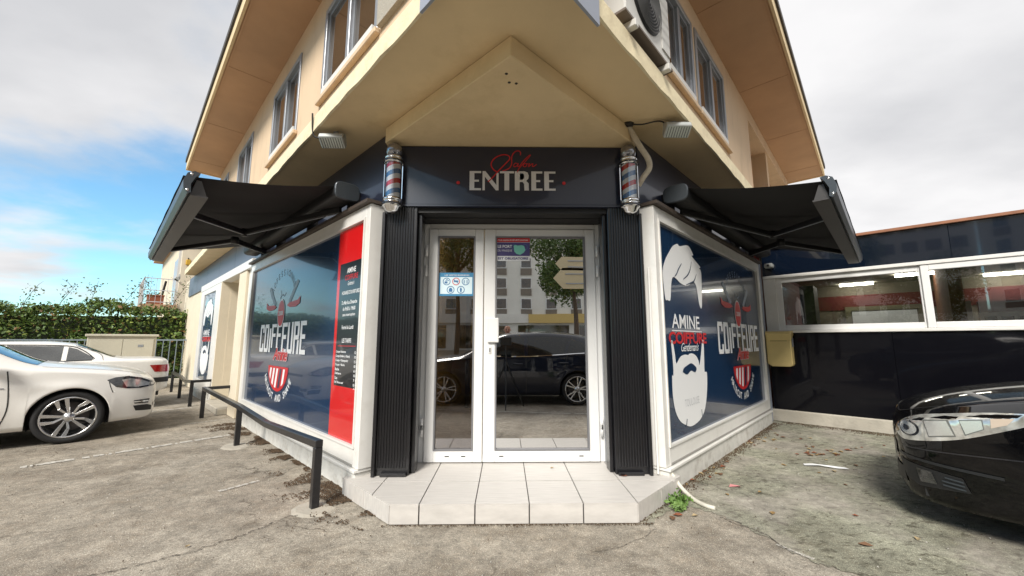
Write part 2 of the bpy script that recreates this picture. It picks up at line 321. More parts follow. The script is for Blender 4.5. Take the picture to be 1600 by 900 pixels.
# ================================================================ SETTING: ground
def ground_mat(name, base, dark, tint, crack, streak=0.0):
    m = bpy.data.materials.new(name); m.use_nodes = True; t = m.node_tree; b = t.nodes['Principled BSDF']; b.inputs['Roughness'].default_value = 0.92; b.inputs['Specular IOR Level'].default_value = 0.25
    tcn = t.nodes.new('ShaderNodeTexCoord'); V = tcn.outputs['Object']
    def noise(sc, det=6, ro=.6, vec=V):
        n = t.nodes.new('ShaderNodeTexNoise'); n.inputs['Scale'].default_value = sc; n.inputs['Detail'].default_value = det; n.inputs['Roughness'].default_value = ro; t.links.new(vec, n.inputs['Vector']); return n.outputs[0]
    def mapped(v, l, sc, rz=0):
        n = t.nodes.new('ShaderNodeMapping'); n.inputs['Location'].default_value = l; n.inputs['Scale'].default_value = sc; n.inputs['Rotation'].default_value = (0, 0, rz); t.links.new(v, n.inputs[0]); return n.outputs[0]
    def rng(v, a, b_, c=0., d=1.):
        n = t.nodes.new('ShaderNodeMapRange'); n.inputs[1].default_value = a; n.inputs[2].default_value = b_; n.inputs[3].default_value = c; n.inputs[4].default_value = d; t.links.new(v, n.inputs[0]); return n.outputs[0]
    def mix(f, a, c, mode='MIX'):
        n = t.nodes.new('ShaderNodeMix'); n.data_type = 'RGBA'; n.blend_type = mode
        if isinstance(f, float): n.inputs[0].default_value = f
        else: t.links.new(f, n.inputs[0])
        for i, v in ((6, a), (7, c)):
            if isinstance(v, tuple): n.inputs[i].default_value = v + (1,)
            else: t.links.new(v, n.inputs[i])
        return n.outputs[2]
    c = mix(rng(noise(0.55, 8, .62), .38, .64), base, tint)
    c = mix(rng(noise(1.7, 10, .74), .45, .62, 0, .95), c, dark)
    c = mix(rng(noise(.9, 6, .6, mapped(V, (7, 3, 1), (1, 1, 1))), .52, .68, 0, .7), c, tuple(x * y for x, y in zip(dark, (.62, .55, .5))))
    c = mix(rng(noise(11, 10, .8), .42, .62, 0, .75), c, tuple(x * .55 for x in base)); c = mix(rng(noise(30, 8, .8), .50, .64, 0, .6), c, tuple(x * .45 for x in base))
    vor = t.nodes.new('ShaderNodeTexVoronoi'); vor.inputs['Scale'].default_value = 85; t.links.new(V, vor.inputs['Vector'])
    c = mix(rng(vor.outputs['Distance'], .1, .6, .0, .45), c, tuple(x * .45 for x in base))
    c = mix(rng(noise(170, 3, .6), .56, .70, 0, .9), c, tuple(min(.9, x * 1.9) for x in base))
    c = mix(rng(noise(60, 5, .75), .53, .66, 0, .8), c, tuple(x * .32 for x in base))
    # fine broken cracks
    wn = t.nodes.new('ShaderNodeTexNoise'); wn.inputs['Scale'].default_value = 5; wn.inputs['Detail'].default_value = 6; t.links.new(V, wn.inputs['Vector'])
    vm = t.nodes.new('ShaderNodeVectorMath'); vm.operation = 'MULTIPLY_ADD'; vm.inputs[1].default_value = (.35, .35, .35); t.links.new(wn.outputs['Color'], vm.inputs[0]); t.links.new(V, vm.inputs[2])
    ve = t.nodes.new('ShaderNodeTexVoronoi'); ve.feature = 'DISTANCE_TO_EDGE'; ve.inputs['Scale'].default_value = 1.7 if streak else .8; t.links.new(vm.outputs[0], ve.inputs['Vector'])
    msk = rng(noise(.8, 5, .6), .50, .60, 0, crack)
    ml = t.nodes.new('ShaderNodeMath'); ml.operation = 'MULTIPLY'; t.links.new(rng(ve.outputs['Distance'], .0, .022 if streak else .010, 1, 0), ml.inputs[0]); t.links.new(msk, ml.inputs[1])
    c = mix(ml.outputs[0], c, tuple(x * .3 for x in dark))
    if streak:
        c = mix(rng(noise(9, 9, .78, mapped(V, (0, 0, 0), (1, 2.0, 1), R(-35))), .525, .60, 0, .9), c, tuple(x * .40 for x in dark))
        c = mix(rng(noise(1.3, 5, .6, mapped(V, (4, 9, 0), (1, 1, 1))), .45, .62, 0, .6), c, (.40, .36, .32))
    gm = t.nodes.new('ShaderNodeCombineColor'); gv = rng(noise(2.6, 12, .82), .36, .62, .62, 1.16); gv2 = rng(noise(14, 8, .8), .36, .62, .74, 1.14)
    for k, e in enumerate((1.0, .985, .96)):
        q = t.nodes.new('ShaderNodeMath'); q.operation = 'MULTIPLY'; t.links.new(gv, q.inputs[0]); t.links.new(gv2, q.inputs[1]); t.links.new(q.outputs[0], gm.inputs[k])
    c = mix(1.0, c, gm.outputs[0], 'MULTIPLY')
    t.links.new(c, b.inputs['Base Color'])
    bp = t.nodes.new('ShaderNodeBump'); bp.inputs['Strength'].default_value = .45; bp.inputs['Distance'].default_value = .004
    ad = t.nodes.new('ShaderNodeMath'); ad.operation = 'ADD'; t.links.new(vor.outputs['Distance'], ad.inputs[0]); t.links.new(noise(60, 6, .8), ad.inputs[1])
    t.links.new(ad.outputs[0], bp.inputs['Height']); t.links.new(bp.outputs[0], b.inputs['Normal'])
    return m
ASPH = ground_mat('worn_asphalt', (0.51, 0.46, 0.385), (0.215, 0.165, 0.115), (0.37, 0.31, 0.24), 0.9)
YARD = ground_mat('lichen_concrete', (0.45, 0.45, 0.35), (0.22, 0.20, 0.145), (0.38, 0.375, 0.285), 0.9, 1.0)
g = struct(MB().add([(-300, -300, 0), (300, -300, 0), (300, 300, 0), (-300, 300, 0)], [(0, 1, 2, 3)]).build('ground', ASPH, normals=False))
tag(g, 'worn grey tan asphalt forecourt in front of the salon')
edge = [(0.93, 2.86), (1.25, 3.12), (1.45, 3.05), (1.59, 2.74), (1.67, 2.44), (1.82, 2.26), (2.1, 1.7), (2.35, 0.9), (2.6, -0.4), (2.9, -2.0)]
ep = [(x + rnd.uniform(-.025, .025), y + rnd.uniform(-.025, .025)) for x, y in spline(edge, 9)]
yard = struct(MB().add([(x, y, .004) for x, y in ep + [(12, -2), (12, 12), (1.0, 9), (0.7, 3.4)]], [tuple(range(len(ep) + 4))]).build('pavement', YARD, normals=False))
tag(yard, 'greenish lichen covered pavement on the right side')
PAINTW = mat('worn_road_paint', (0.55, 0.53, 0.48), 0.85, var=0.3, vscale=25, col2=(0.25, 0.23, 0.20), bump=0.3)
def worn_line(pts, w, z=.005, name='parking_line'):
    mb = MB(); sp = spline(pts, 40); n = len(sp); a = []; b = []
    for i, p in enumerate(sp):
        q = sp[min(i + 1, n - 1)]; o = sp[max(i - 1, 0)]; dx_, dy_ = q[0] - o[0], q[1] - o[1]; l = math.hypot(dx_, dy_)
        e = rnd.uniform(.5, 1.0); f = rnd.uniform(.5, 1.0)
        if name == 'crack': e = abs(math.sin(i * .13 + 1)) * rnd.uniform(.1, 1.2); f = abs(math.sin(i * .09)) * rnd.uniform(.1, 1.2)
        a.append((p[0] - dy_ / l * w / 2 * e, p[1] + dx_ / l * w / 2 * e, z)); b.append((p[0] + dy_ / l * w / 2 * f, p[1] - dx_ / l * w / 2 * f, z))
    mb.add(a + b, [(i, i + 1, n + i + 1, n + i) for i in range(n - 1) if name != 'parking_line' or rnd.random() > .12]); return mb
for pts, w in (([(-4.9, 4.15), (-4.27, 4.88), (-3.74, 5.52)], .11), ([(-6.9, 6.7), (-6.36, 7.31), (-5.98, 7.75)], .12), ([(-2.46, 3.50), (-2.27, 3.76)], .06), ([(-4.9, 6.2), (-4.55, 6.6)], .05),
               ([(1.62, 2.58), (1.67, 2.48), (1.72, 2.41)], .035), ([(-1.6, 0.75), (0.2, 1.05), (2.4, 1.4)], .07)):
    if pts[0][0] == -1.6: pts = [(-2.5, -0.06), (0.1, 0.42), (2.2, 0.75)]
    l = struct(worn_line(pts, w).build('parking_line', PAINTW, normals=False))
CRK = mat('crack_fill', (0.055, 0.045, 0.036), 0.95)
for pts, w in (([(-1.53, 3.05), (-1.62, 2.98), (-1.72, 2.80), (-1.83, 2.66), (-2.0, 2.48), (-2.3, 2.32), (-2.8, 2.1)], .013), ([(-3.25, 4.95), (-3.6, 4.72), (-3.9, 4.66), (-4.6, 4.45)], .014), ([(1.48, 2.95), (1.6, 2.72), (1.66, 2.45)], .012), ([(.45, 2.5), (.7, 2.6), (.95, 2.78)], .006)):
    q = [(x + rnd.uniform(-.02, .02), y + rnd.uniform(-.02, .02)) for x, y in spline(pts, 5)]
    struct(worn_line(q, w, .0065, 'crack').build('pavement_crack', CRK, normals=False))

# ================================================================ SALON BUILDING
B = thing('salon_building', 'cream two storey corner building with wide eaves and a hair salon on the ground floor', 'building', (0, 5, 0))
mb = MB(FL); cells(mb, .0, 13.5, 0, 3.195, -.5, -.16, [(5.0, 6.4, 0.0, 2.45)]); mb.build('wall', CREAML, B)
mb = MB(FR); mb.box(.0, 9.0, -.5, -.16, 0, 3.195); mb.build('wall', CREAML, B)
MB(FL).box(-.08, 4.5, -.16, -.13, 2.53, 3.19).build('fascia_panel', NAVY, B)
MB(FR).box(-.08, 4.04, -.16, -.13, 2.53, 3.19).build('fascia_panel', NAVY, B)
for k in range(5): MB(FL).box(4.51 + k * 1.6, 6.10 + k * 1.6, -.16, -.13, 2.62, 3.19).build('fascia_panel', mat('slate_panel', (.10, .115, .16), .4), B)
# slab over the shop and its edge band
def inter(A, a_o, Bf, b_o):
    p = A @ Vector((0, a_o, 0)); q = Bf @ Vector((0, b_o, 0)); d = A.to_3x3() @ Vector((1, 0, 0)); e = Bf.to_3x3() @ Vector((1, 0, 0))
    den = d.x * e.y - d.y * e.x; t = ((q.x - p.x) * e.y - (q.y - p.y) * e.x) / den; return p + d * t
def W2(F, u, o): p = F @ Vector((u, o, 0)); return (p.x, p.y)
tp = inter(FLU, -.02, FRU, -.02)
poly = [(tp.x, tp.y), W2(FRU, 9.5, -.02), W2(FRU, 9.5, -2.6), (0, 6.2), W2(FLU, 13.9, -2.6), W2(FLU, 13.9, -.02)]
MB().prism(poly, 3.2, 3.325).build('soffit', SOFFIT, B)
def wavy_band(F, u0, u1):
    mb = MB(F); n = int((u1 - u0) / .18); vs = []; r2 = random.Random(3)
    for i in range(n + 1):
        u = u0 + (u1 - u0) * i / n; e = r2.uniform(-.004, .004)
        vs += [(u, -.021, 3.19 + e), (u, .0 + e, 3.188 + e), (u, .0, 3.335), (u, -.021, 3.34)]
    fs = [(i * 4 + k, i * 4 + (k + 1) % 4, i * 4 + 4 + (k + 1) % 4, i * 4 + 4 + k) for i in range(n) for k in range(4)]
    return mb.add(vs, fs)
wavy_band(FLU, .07, 13.9).build('slab_edge', SLABE, B); wavy_band(FRU, .0, 9.5).build('slab_edge', SLABE, B)
MB().prism([(-.03, 2.26), (1.15, 3.40), (1.15, 3.56), (-1.17, 3.56), (-1.17, 3.38)], 3.052, 3.198).build('porch_ceiling', SOFFIT, B, bevel=.006)
for p in ((-.06, 2.43), (-.04, 2.52), (.01, 2.53)):
    MB().lathe([(0.001, 3.0505), (.012, 3.0505), (.008, 3.047), (.001, 3.046)], (p[0], p[1], 0), 7).build('anchor_hole', CRK, B)
# upper walls
LW = [(1.62, 2.86, 3.62, 4.60), (3.65, 4.84, 3.62, 4.60), (6.08, 7.20, 3.62, 4.60), (8.22, 9.1, 3.62, 4.60)]
RW = [(2.06, 2.86, 3.64, 4.60), (2.95, 4.06, 3.64, 4.62)]
LOG = (5.45, 9.0, 3.42, 4.66)
mb = MB(FLU); cells(mb, .15, 9.35, 3.326, 4.879, -.34, -.10, LW); mb.build('upper_wall', CREAM, B)
mb = MB(FRU); cells(mb, .10, 9.35, 3.326, 4.879, -.34, -.10, RW + [LOG, (.75, 1.98, 3.326, 4.7)]); mb.build('upper_wall', CREAM, B)
MB(FRU).box(.6, 2.05, -.62, -.55, 3.326, 4.879).build('recess_wall', CREAM, B)
MB(FRU).box(LOG[0] - .1, LOG[1] + .1, -1.3, -1.2, 3.326, 4.879).build('loggia_wall', EAVE, B)
MB(FRU).box(LOG[0], LOG[1], -1.2, -.34, 4.7, 4.878).build('loggia_ceiling', EAVE, B)
MB(FRU).box(6.05, 6.35, -1.2, -.6, 3.33, 4.69).build('loggia_wall', CREAM, B)
MB(FRU).box(6.9, 7.05, -.34, -.12, 3.42, 4.659).build('loggia_post', CREAM, B)
MB(FLU).box(13.0, 13.15, -.5, -.3, 0, 3.19).build('corner_post', CREAML, B)
def window(F, w, split):
    u0, u1, z0, z1 = w
    fr = MB(F).ring(u0, u1, z0, z1, -.20, -.085, .055)
    um = u0 + (u1 - u0) * split
    fr.box(um - .03, um + .03, -.18, -.10, z0 + .055, z1 - .055)
    fo = fr.build('window', ALU, B, bevel=.004)
    for a, b, o in ((u0 + .055, um - .03, -.15), (um + .03, u1 - .055, -.13)):
        MB(F).ring(a, b, z0 + .056, z1 - .056, o - .012, o + .02, .03).build('sash', ALU, fo)
        MB(F).box(a + .03, b - .03, o, o + .006, z0 + .085, z1 - .085).build('pane', WGLASS, fo)
    MB(F).box(u0 - .03, u1 + .05, -.10, -.055, z0 - .05, z0 - .003).build('sill', CREAM, fo, bevel=.006)
    MB(F).box(u0 + .06, u1 - .06, -.099, -.07, z0 + .0, z0 + .075).build('sill_rail', WHITE, fo)
    return fo
for w in LW: window(FLU, w, .52)
for w in RW: window(FRU, w, .55)
MB(FLU).box(.95, 1.57, -.0995, -.06, 3.60, 4.60).build('shutter_box', mat('beige_mesh_panel', (0.46, 0.42, 0.35), 0.7, bump=1.0, bscale=160, var=.15, vscale=90), B)
# eaves and roof
tr = inter(FLU, .46, FRU, .53)
poly = [(tr.x, tr.y), W2(FRU, 9.5, .53), W2(FRU, 9.5, -3), (0, 9), W2(FLU, 9.45, -3), W2(FLU, 9.45, .46)]
MB().prism(poly, 4.88, 5.05).build('roof', EAVE, B)
DKROOF = mat('dark_roof_edge', (0.05, 0.04, 0.03), 0.6)
FASC = mat('cream_fascia_board', (0.70, 0.55, 0.33), 0.7, var=.06, vscale=4)
for F, o, u1 in ((FLU, .46, 9.48), (FRU, .53, 9.53)):
    MB(F).box(.2, u1, o + .002, o + .030, 4.862, 5.09).build('fascia_board', FASC, B)
    MB(F).box(.2, u1 + .01, o + .031, o + .052, 5.03, 5.12).build('roof_edge', DKROOF, B)
    MB(F).box(u1 - .03, u1, -2.5, o + .001, 4.862, 5.09).build('fascia_board', FASC, B)
    MB(F).box(.2, u1 - .06, o - .03, o - .012, 4.872, 4.8795).build('soffit_trim', EAVE, B)
    for k in range(5): MB(F).box(1.2 + k * 1.9, 1.204 + k * 1.9, -.09, o - .03, 4.877, 4.8797).build('soffit_joint', mat('joint_shadow', (.3, .17, .08), .8), B)

# shop window bays
def bay(F, u1, gl1, sgn, lab):
    fr = MB(F)
    fr.box(-.085, -.002, -.16, 0, .20, 2.48); fr.box(gl1, u1, -.16, 0, .20, 2.48)
    fr.box(-.002, gl1, -.16, 0, .20, .35); fr.box(-.002, gl1, -.16, 0, 2.365, 2.48)
    fo = fr.build('bay_window', WHITE, B, bevel=.004, label=lab)
    bd = MB(F).ring(-.001, gl1, .351, 2.364, -.03, .012, .018); bd.build('glazing_bead', WHITE, fo)
    MB(F).box(.0, gl1 - .001, -.05, -.02, .352, 2.363).build('pane', NAVYF, fo)
    MB(F).box(-.075, u1 - .01, -.15, .03, .172, .197).build('sill', WHITE, fo, bevel=.004)
    MB(F).box(-.105, u1 + .02, -.16, .045, 2.483, 2.512).build('drip_edge', mat('brown_drip_edge', (.06, .045, .035), .6), fo)
    MB(F).box(-.06, u1 - .01, -.16, .012, 0, .170).build('plinth', PLINTH, fo, bevel=.006)
    MB(F).box(.02, u1, -.01, .006, .205, .222).build('rail_line', mat('seal_grey', (.3, .29, .27), .7), fo)
    return fo
bayL = bay(FL, 4.06, 3.915, 1, 'white framed bay window with navy film, red strip and price list')
bayR = bay(FR, 3.80, 3.625, -1, 'white framed bay window with navy film, white hair and beard emblem')
MB(FR).box(3.802, 4.04, -.16, -.02, 0, 2.52).build('grey_pilaster', GREYP, B, bevel=.004)
MB(FL).box(4.47, 4.98, -.45, -.02, 0, 2.448).build('cream_pilaster', CREAML, B, bevel=.006)
MB(FL).box(4.08, 9.0, -.16, .0, 2.452, 2.60).build('header_beam', WHITE, B, bevel=.005)
MB(FL).box(4.98, 6.4, -1.1, -1.0, 0, 2.45).build('recess_wall', CREAML, B)
MB(FL).box(4.98, 6.38, -1.0, .12, 0, .11).build('door_step', CONC, B, bevel=.01)
MB(FL).box(4.05, 4.46, -.3, -.06, 0, 2.45).build('bay_cheek', BOXSIDE, B)
MB(FL).box(6.405, 6.46, -1.0, -.001, .111, 2.45).build('bay_cheek', CREAML, B)
fo = MB(FL)
fo.box(6.47, 7.0, -.16, 0, .20, 2.448); fo.box(8.45, 8.85, -.16, 0, .20, 2.448); fo.box(7.0, 8.45, -.16, 0, .20, .40); fo.box(7.0, 8.45, -.16, 0, 2.33, 2.448)
bay2 = fo.build('bay_window', WHITE, B, bevel=.004, label='far white framed bay window with hair and beard emblem')
MB(FL).box(7.0, 8.45, -.05, -.02, .401, 2.329).build('pane', mat('pale_navy_film', (.05, .10, .19), .25, coat=1.0), bay2)
MB(FL).box(6.47, 8.85, -.16, .01, 0, .198).build('plinth', PLINTH, bay2)
# hair and beard emblem
HAIR = [(0.17, 1.629), (0.12, 1.635), (0.097, 1.77), (0.093, 1.897), (0.157, 2.003), (0.259, 2.096), (0.362, 2.175), (0.483, 2.22), (0.54, 2.206), (0.718, 2.248), (0.814, 2.245), (0.915, 2.172), (0.865, 2.154), (1.107, 2.069), (1.067, 2.048), (1.129, 1.994), (1.083, 1.635), (1.023, 1.619), (0.982, 1.702), (0.944, 1.835), (0.852, 1.881), (0.745, 1.831), (0.635, 1.811), (0.5, 1.824), (0.406, 1.855), (0.318, 1.86), (0.269, 1.777), (0.233, 1.633)]
BEARD = [(0.192, 1.253), (0.233, 1.248), (0.269, 1.127), (0.289, 1.043), (0.36, 1.083), (0.419, 1.108), (0.519, 1.119), (0.595, 1.113), (0.627, 1.123), (0.708, 1.126), (0.812, 1.098), (0.875, 1.043), (0.894, 1.003), (0.955, 1.111), (1.016, 1.248), (1.058, 1.246), (1.046, 1.072), (1.032, 0.93), (1.1, 0.915), (1.072, 0.739), (0.981, 0.563), (0.849, 0.478), (0.695, 0.445), (0.555, 0.44), (0.432, 0.471), (0.303, 0.526), (0.212, 0.624), (0.171, 0.767), (0.179, 0.936), (0.205, 0.935), (0.214, 1.036)]
MOUTH = [(0.425, 0.959), (0.464, 0.993), (0.562, 1.017), (0.655, 1.031), (0.732, 1.01), (0.797, 0.975), (0.751, 0.937), (0.643, 0.96), (0.535, 0.927)]
STR = [[(0.56, 2.03), (0.47, 1.96), (0.42, 1.91), (0.36, 1.87)], [(0.84, 2.09), (0.79, 2.0), (0.71, 1.93), (0.58, 1.87)], [(0.97, 1.97), (0.90, 1.90), (0.85, 1.874), (0.649, 1.82)]]
NAVYT = mat('navy_print', (0.012, 0.035, 0.085), 0.3)
def emblem(F, fo, fn1, fn2, s_text=True):
    MB(F).flat(spline(HAIR + HAIR[:1], 3)[:-1], fn1).build('hair_emblem', WHT, fo); MB(F).flat(spline(BEARD + BEARD[:1], 3)[:-1], fn1).build('beard_emblem', WHT, fo)
    MB(F).flat(spline(MOUTH + MOUTH[:1], 3)[:-1], fn2).build('mouth_emblem', NAVYT, fo)
    mb = MB(F)
    for st in STR: ribbon(mb, spline(st, 4), .016, fn2, True)
    ribbon(mb, [(.47, .52), (.455, .485), (.44, .45)], .016, fn2); ribbon(mb, [(.87, .56), (.875, .52), (.88, .47)], .016, fn2)
    mb.build('hair_strand', NAVYT, fo)
    text_fit(MB(F), 'AMINE', .24, .97, 1.372, 1.508, fn1, .012).build('lettering', WHT, fo)
    MB(F).flat([(.23, 1.352), (1.02, 1.352), (1.02, 1.344), (.23, 1.344)], fn1).build('underline', WHT, fo)
    text_fit(MB(F), 'COIFFURE', .15, 1.16, 1.222, 1.338, fn1, .03, spacing=.92).build('lettering', REDT, fo)
fR1 = lambda p: (p[0], -.0165, p[1]); fR2 = lambda p: (p[0], -.0145, p[1])
fL1 = lambda p: (-p[0], -.0165, p[1]); fL2 = lambda p: (-p[0], -.0145, p[1]); fL3 = lambda p: (-p[0], -.0125, p[1])
emblem(FR, bayR, fR1, fR2)
text_fit(MB(FR), 'Gentleman\'s', .43, .90, 1.15, 1.235, fR1, .0, .45, .85).build('lettering', WHT, bayR)
text_fit(MB(FR), 'TOULOUSE', .44, .82, .63, .70, fR2, .0).build('lettering', mat('pale_grey_print', (.55, .56, .58), .5), bayR)
sc2 = lambda o: (lambda p: (8.35 - (p[0] - .05) * 1.05, o, (p[1] - .42) * .92 + .5))
emblem(FL, bay2, sc2(-.0165), sc2(-.0145))
# block letters, tall and condensed
def block(ch):                                         # cell 0..1 x 0..1, rectangles
    w = .30; h = .135
    if ch == 'C': return [(0, w, .07, .93), (.06, .94, .93 - h + .07, 1), (.06, .94, 0, h), (1 - w, 1, .70, .94), (1 - w, 1, .06, .30)]
    if ch == 'O': return [(0, w, .07, .93), (1 - w, 1, .07, .93), (.06, .94, 1 - h, 1), (.06, .94, 0, h)]
    if ch == 'I': return [(.1, .9, 0, 1)]
    if ch == 'F': return [(0, w, 0, 1), (w, 1, 1 - h, 1), (w, .86, .46, .46 + h)]
    if ch == 'E': return [(0, w, 0, 1), (w, 1, 1 - h, 1), (w, .86, .46, .46 + h), (w, 1, 0, h)]
    if ch == 'U': return [(0, w, .06, 1), (1 - w, 1, .06, 1), (.05, .95, 0, h)]
    if ch == 'R': return [(0, w, 0, 1), (w, .94, 1 - h, 1), (w, .94, .44, .44 + h), (1 - w, 1, .54, .94), (1 - w, 1, 0, .42)]
def logo(F, fo, c, fn1, fn2, fn3):
    widths = {'I': .42}; word = 'COIFFEURE'; tot = sum(widths.get(k, 1) for k in word); gap = .028; unit = (1.88 - gap * (len(word) - 1)) / tot; a = c - .94
    for i, ch in enumerate(word):
        w_ = unit * widths.get(ch, 1); mb = MB(F); z0, z1 = (1.10, 1.48) if ch not in 'FI' or False else ((1.16, 1.475) if ch == 'F' else (1.10, 1.42))
        for k, (x0, x1, y0, y1) in enumerate(block(ch)):
            e = .0002 * k
            mb.add([(lambda q: (q[0], q[1] + e, q[2]))(fn1((a + X * w_, z0 + Y * (z1 - z0)))) for X, Y in ((x0, y0), (x1, y0), (x1, y1), (x0, y1))], [(0, 1, 2, 3)])
        mb.build('letter', WHT, fo); a += w_ + gap
    el = lambda rx, rz, n=24: [(c - .04 + rx * math.cos(t * 2 * math.pi / n), 1.61 + rz * math.sin(t * 2 * math.pi / n)) for t in range(n)]
    MB(F).flat(el(.145, .185), fn2).build('badge', WHT, fo); MB(F).flat(el(.13, .168), fn3).build('badge', REDT, fo)
    f4 = lambda p: (lambda q: (q[0], q[1] + .002, q[2]))(fn3(p))
    text_fit(MB(F), '2008', c - .13, c + .05, 1.58, 1.64, f4, .02).build('lettering', WHT, fo)
    arc_text(MB(F), 'PROFESSIONNEL', c - .04, 1.78, .50, .37, R(172), R(8), .085, fn1, 0.0).build('lettering', GHOST, fo)
    for s_ in (-1, 1):
        MB(F).flat([(c - .04 + s_ * .62, 1.97), (c - .04 + s_ * .54, 2.0), (c - .04 + s_ * .26, 1.75), (c - .04 + s_ * .32, 1.71)], fn1).build('razor_blade', GHOST, fo)
        MB(F).flat([(c - .04 + s_ * .22, 1.70), (c - .04 + s_ * .30, 1.73), (c - .04 + s_ * .62, 1.745), (c - .04 + s_ * .70, 1.79), (c - .04 + s_ * .69, 1.70), (c - .04 + s_ * .55, 1.665), (c - .04 + s_ * .34, 1.67)], fn2).build('razor_handle', REDT, fo)
    mb = MB(F); ribbon(mb, spline([(c - .12, 1.92), (c - .1, 1.86), (c - .13, 1.80), (c - .06, 1.86), (c + .02, 1.83), (c + .1, 1.87)], 4), .012, fn1); mb.build('script', GHOST, fo)
    text_fit(MB(F), 'Amine', c - .24, c + .36, 1.00, 1.17, fn2, .055, .35, .8).build('lettering', mat('pink_outline', (.7, .5, .52), .4), fo)
    text_fit(MB(F), 'Amine', c - .225, c + .345, 1.008, 1.162, fn3, .015, .35, .8).build('lettering', REDT, fo)
    sh = lambda w_, zt_, d: [(c + w_ * math.cos(t), zt_ + d * math.sin(t) * (1 if True else 0)) for t in [math.pi + math.pi * k / 18 for k in range(19)]]
    MB(F).flat(sh(.41, .93, .31), fn1).build('shield', REDT, fo)
    for k in range(5):
        x0 = c - .33 + k * .135; x1 = x0 + .07
        mb = MB(F); P = [(x0 + .02, .905), (x1 + .02, .905), (x1 - .05, .62), (x0 - .05, .62)]
        P = [p for p in P]; inner = sh(.355, .905, .245)
        for i in range(18):
            (xa, ya), (xb, yb) = inner[i], inner[i + 1]
            ex, ey = xb - xa, yb - ya; P = clip(P, ey, -ex, ey * xa - ex * ya)
            if not P: break
        if P and len(P) > 2: mb.flat(P, fn2).build('stripe', WHT if k % 2 == 0 or k == 1 else NAVYT, fo)
    arc_text(MB(F), 'HAIRCUT AND SHAVE', c, .90, .53, .36, R(196), R(344), .085, fn1, .02, squeeze=.85).build('lettering', WHT, fo)
logo(FR, bayR, 2.50, fR1, fR2, lambda p: (p[0], -.0125, p[1]))
logo(FL, bayL, -2.32, fL1, fL2, fL3)
# price strip on the left bay
MB(FL).flat([(-.60, .372), (-.02, .372), (-.02, 2.343), (-.60, 2.343)], fL1).build('red_strip', RED, bayL)
MB(FL).flat([(-.535, .835), (-.035, .835), (-.035, 2.0), (-.535, 2.0)], fL2).build('price_board', mat('black_print', (.008, .009, .012), .3, coat=.6), bayL)
def pl_text(t, a0, a1, z, h, m=WHT, bold=.01, shear=0): text_fit(MB(FL), t, a0, a1, z, z + h, fL3, bold, shear).build('lettering', m, bayL)
pl_text('AMINE', -.37, -.18, 1.895, .05); pl_text('COIFFURE', -.41, -.13, 1.828, .05, REDT); pl_text("Gentleman's", -.34, -.2, 1.775, .04, WHT, 0, .4)
pl_text("HORAIRES D'OUVERTURES", -.46, -.08, 1.69, .036); pl_text('Du Mardi au Dimanche', -.45, -.12, 1.595, .036); pl_text('de 9h30 à 19h00', -.42, -.15, 1.535, .036); pl_text('sans interruption', -.42, -.15, 1.475, .034)
pl_text('Fermé le Lundi', -.42, -.17, 1.36, .036); pl_text('LES TARIFS', -.40, -.2, 1.235, .04)
MB(FL).flat([(-.49, 1.207), (-.1, 1.207), (-.1, 1.202), (-.49, 1.202)], fL3).build('underline', REDT, bayL)
for i, (a, b, l) in enumerate((('Coupe Homme', '12 €', .22), ('Coupe Enfant (-10ans)', '10 €', .31), ('Coupe + Shampoing', '15 €', .28), ('Coupe + Barbe', '18 €', .21), ('Barbe', '6 €', .09), ('Défrisage', '10 €', .14), ('Cire', '7 €', .06), ("Gel 'Bross gust'", '10 €', .2))):
    z = 1.135 - i * .036 * 1.12
    pl_text(a, -.52, -.52 + l, z, .027, WHT, .02); pl_text(b, -.115, -.05, z, .026, WHT, .02)

# ---------------------------------------------------------------- entrance
cells(MB(), -1.16, 1.16, 2.42, 3.05, 3.47, 3.62, []).build('entrance_lintel', DARK, B)
for s_ in (-1, 1):
    def mx_(x): return s_ * x
    co = MB(); co.box(min(s_ * 1.17, s_ * .87), max(s_ * 1.17, s_ * .87), 3.445, 3.66, .137, 2.475)
    cm = co.build('fluted_column', BLACKP, B, bevel=.004)
    fl = MB()
    for k in range(11):
        x = s_ * (.905 + k * .0235)
        fl.lathe([(.0085, .20), (.0085, 2.46)], (x, 3.443, 0), 6, a0=math.pi, a1=2 * math.pi)
    for z in (.25, 1.10, 1.62, 1.80, 2.3): fl.box(min(s_ * .90, s_ * 1.145), max(s_ * .90, s_ * 1.145), 3.437, 3.44, z, z + .006)
    fl.build('flute', BLACKP, cm)
    MB().box(min(s_ * .885, s_ * 1.10), max(s_ * .885, s_ * 1.10), 3.405, 3.444, .137, .165).build('column_foot', BLACKP, cm, bevel=.004)
    MB().box(min(s_ * 1.172, s_ * 1.145), max(s_ * 1.172, s_ * 1.145), 3.40, 3.52, .138, 2.40).build('corner_strip', BLACKP, cm, bevel=.004)
    MB().box(min(s_ * .868, s_ * .835), max(s_ * .868, s_ * .835), 3.50, 3.62, .137, 2.42).build('shutter_guide', BLACKP, cm, bevel=.004)
    MB().box(min(s_ * .90, s_ * .872), max(s_ * .90, s_ * .872), 3.665, 3.82, .137, 2.42).build('guide_rail', ALU, B)
    MB().box(min(s_ * .93, s_ * .905), max(s_ * .93, s_ * .905), 3.665, 3.82, .137, 2.42).build('guide_rail', DARK, B)
MB().box(-.93, .93, 3.62, 3.90, 2.414, 2.52).build('head_filler', DARK, B); MB().box(-1.2, 1.2, 3.83, 3.90, 2.521, 3.04).build('inner_lintel', DARK, B)  # dark head filler added to block the light leak above the door frame
for s_ in (-1, 1): MB().box(min(s_ * .875, s_ * 1.2), max(s_ * .875, s_ * 1.2), 3.825, 3.90, .137, 2.413).build('inner_jamb', DARK, B)
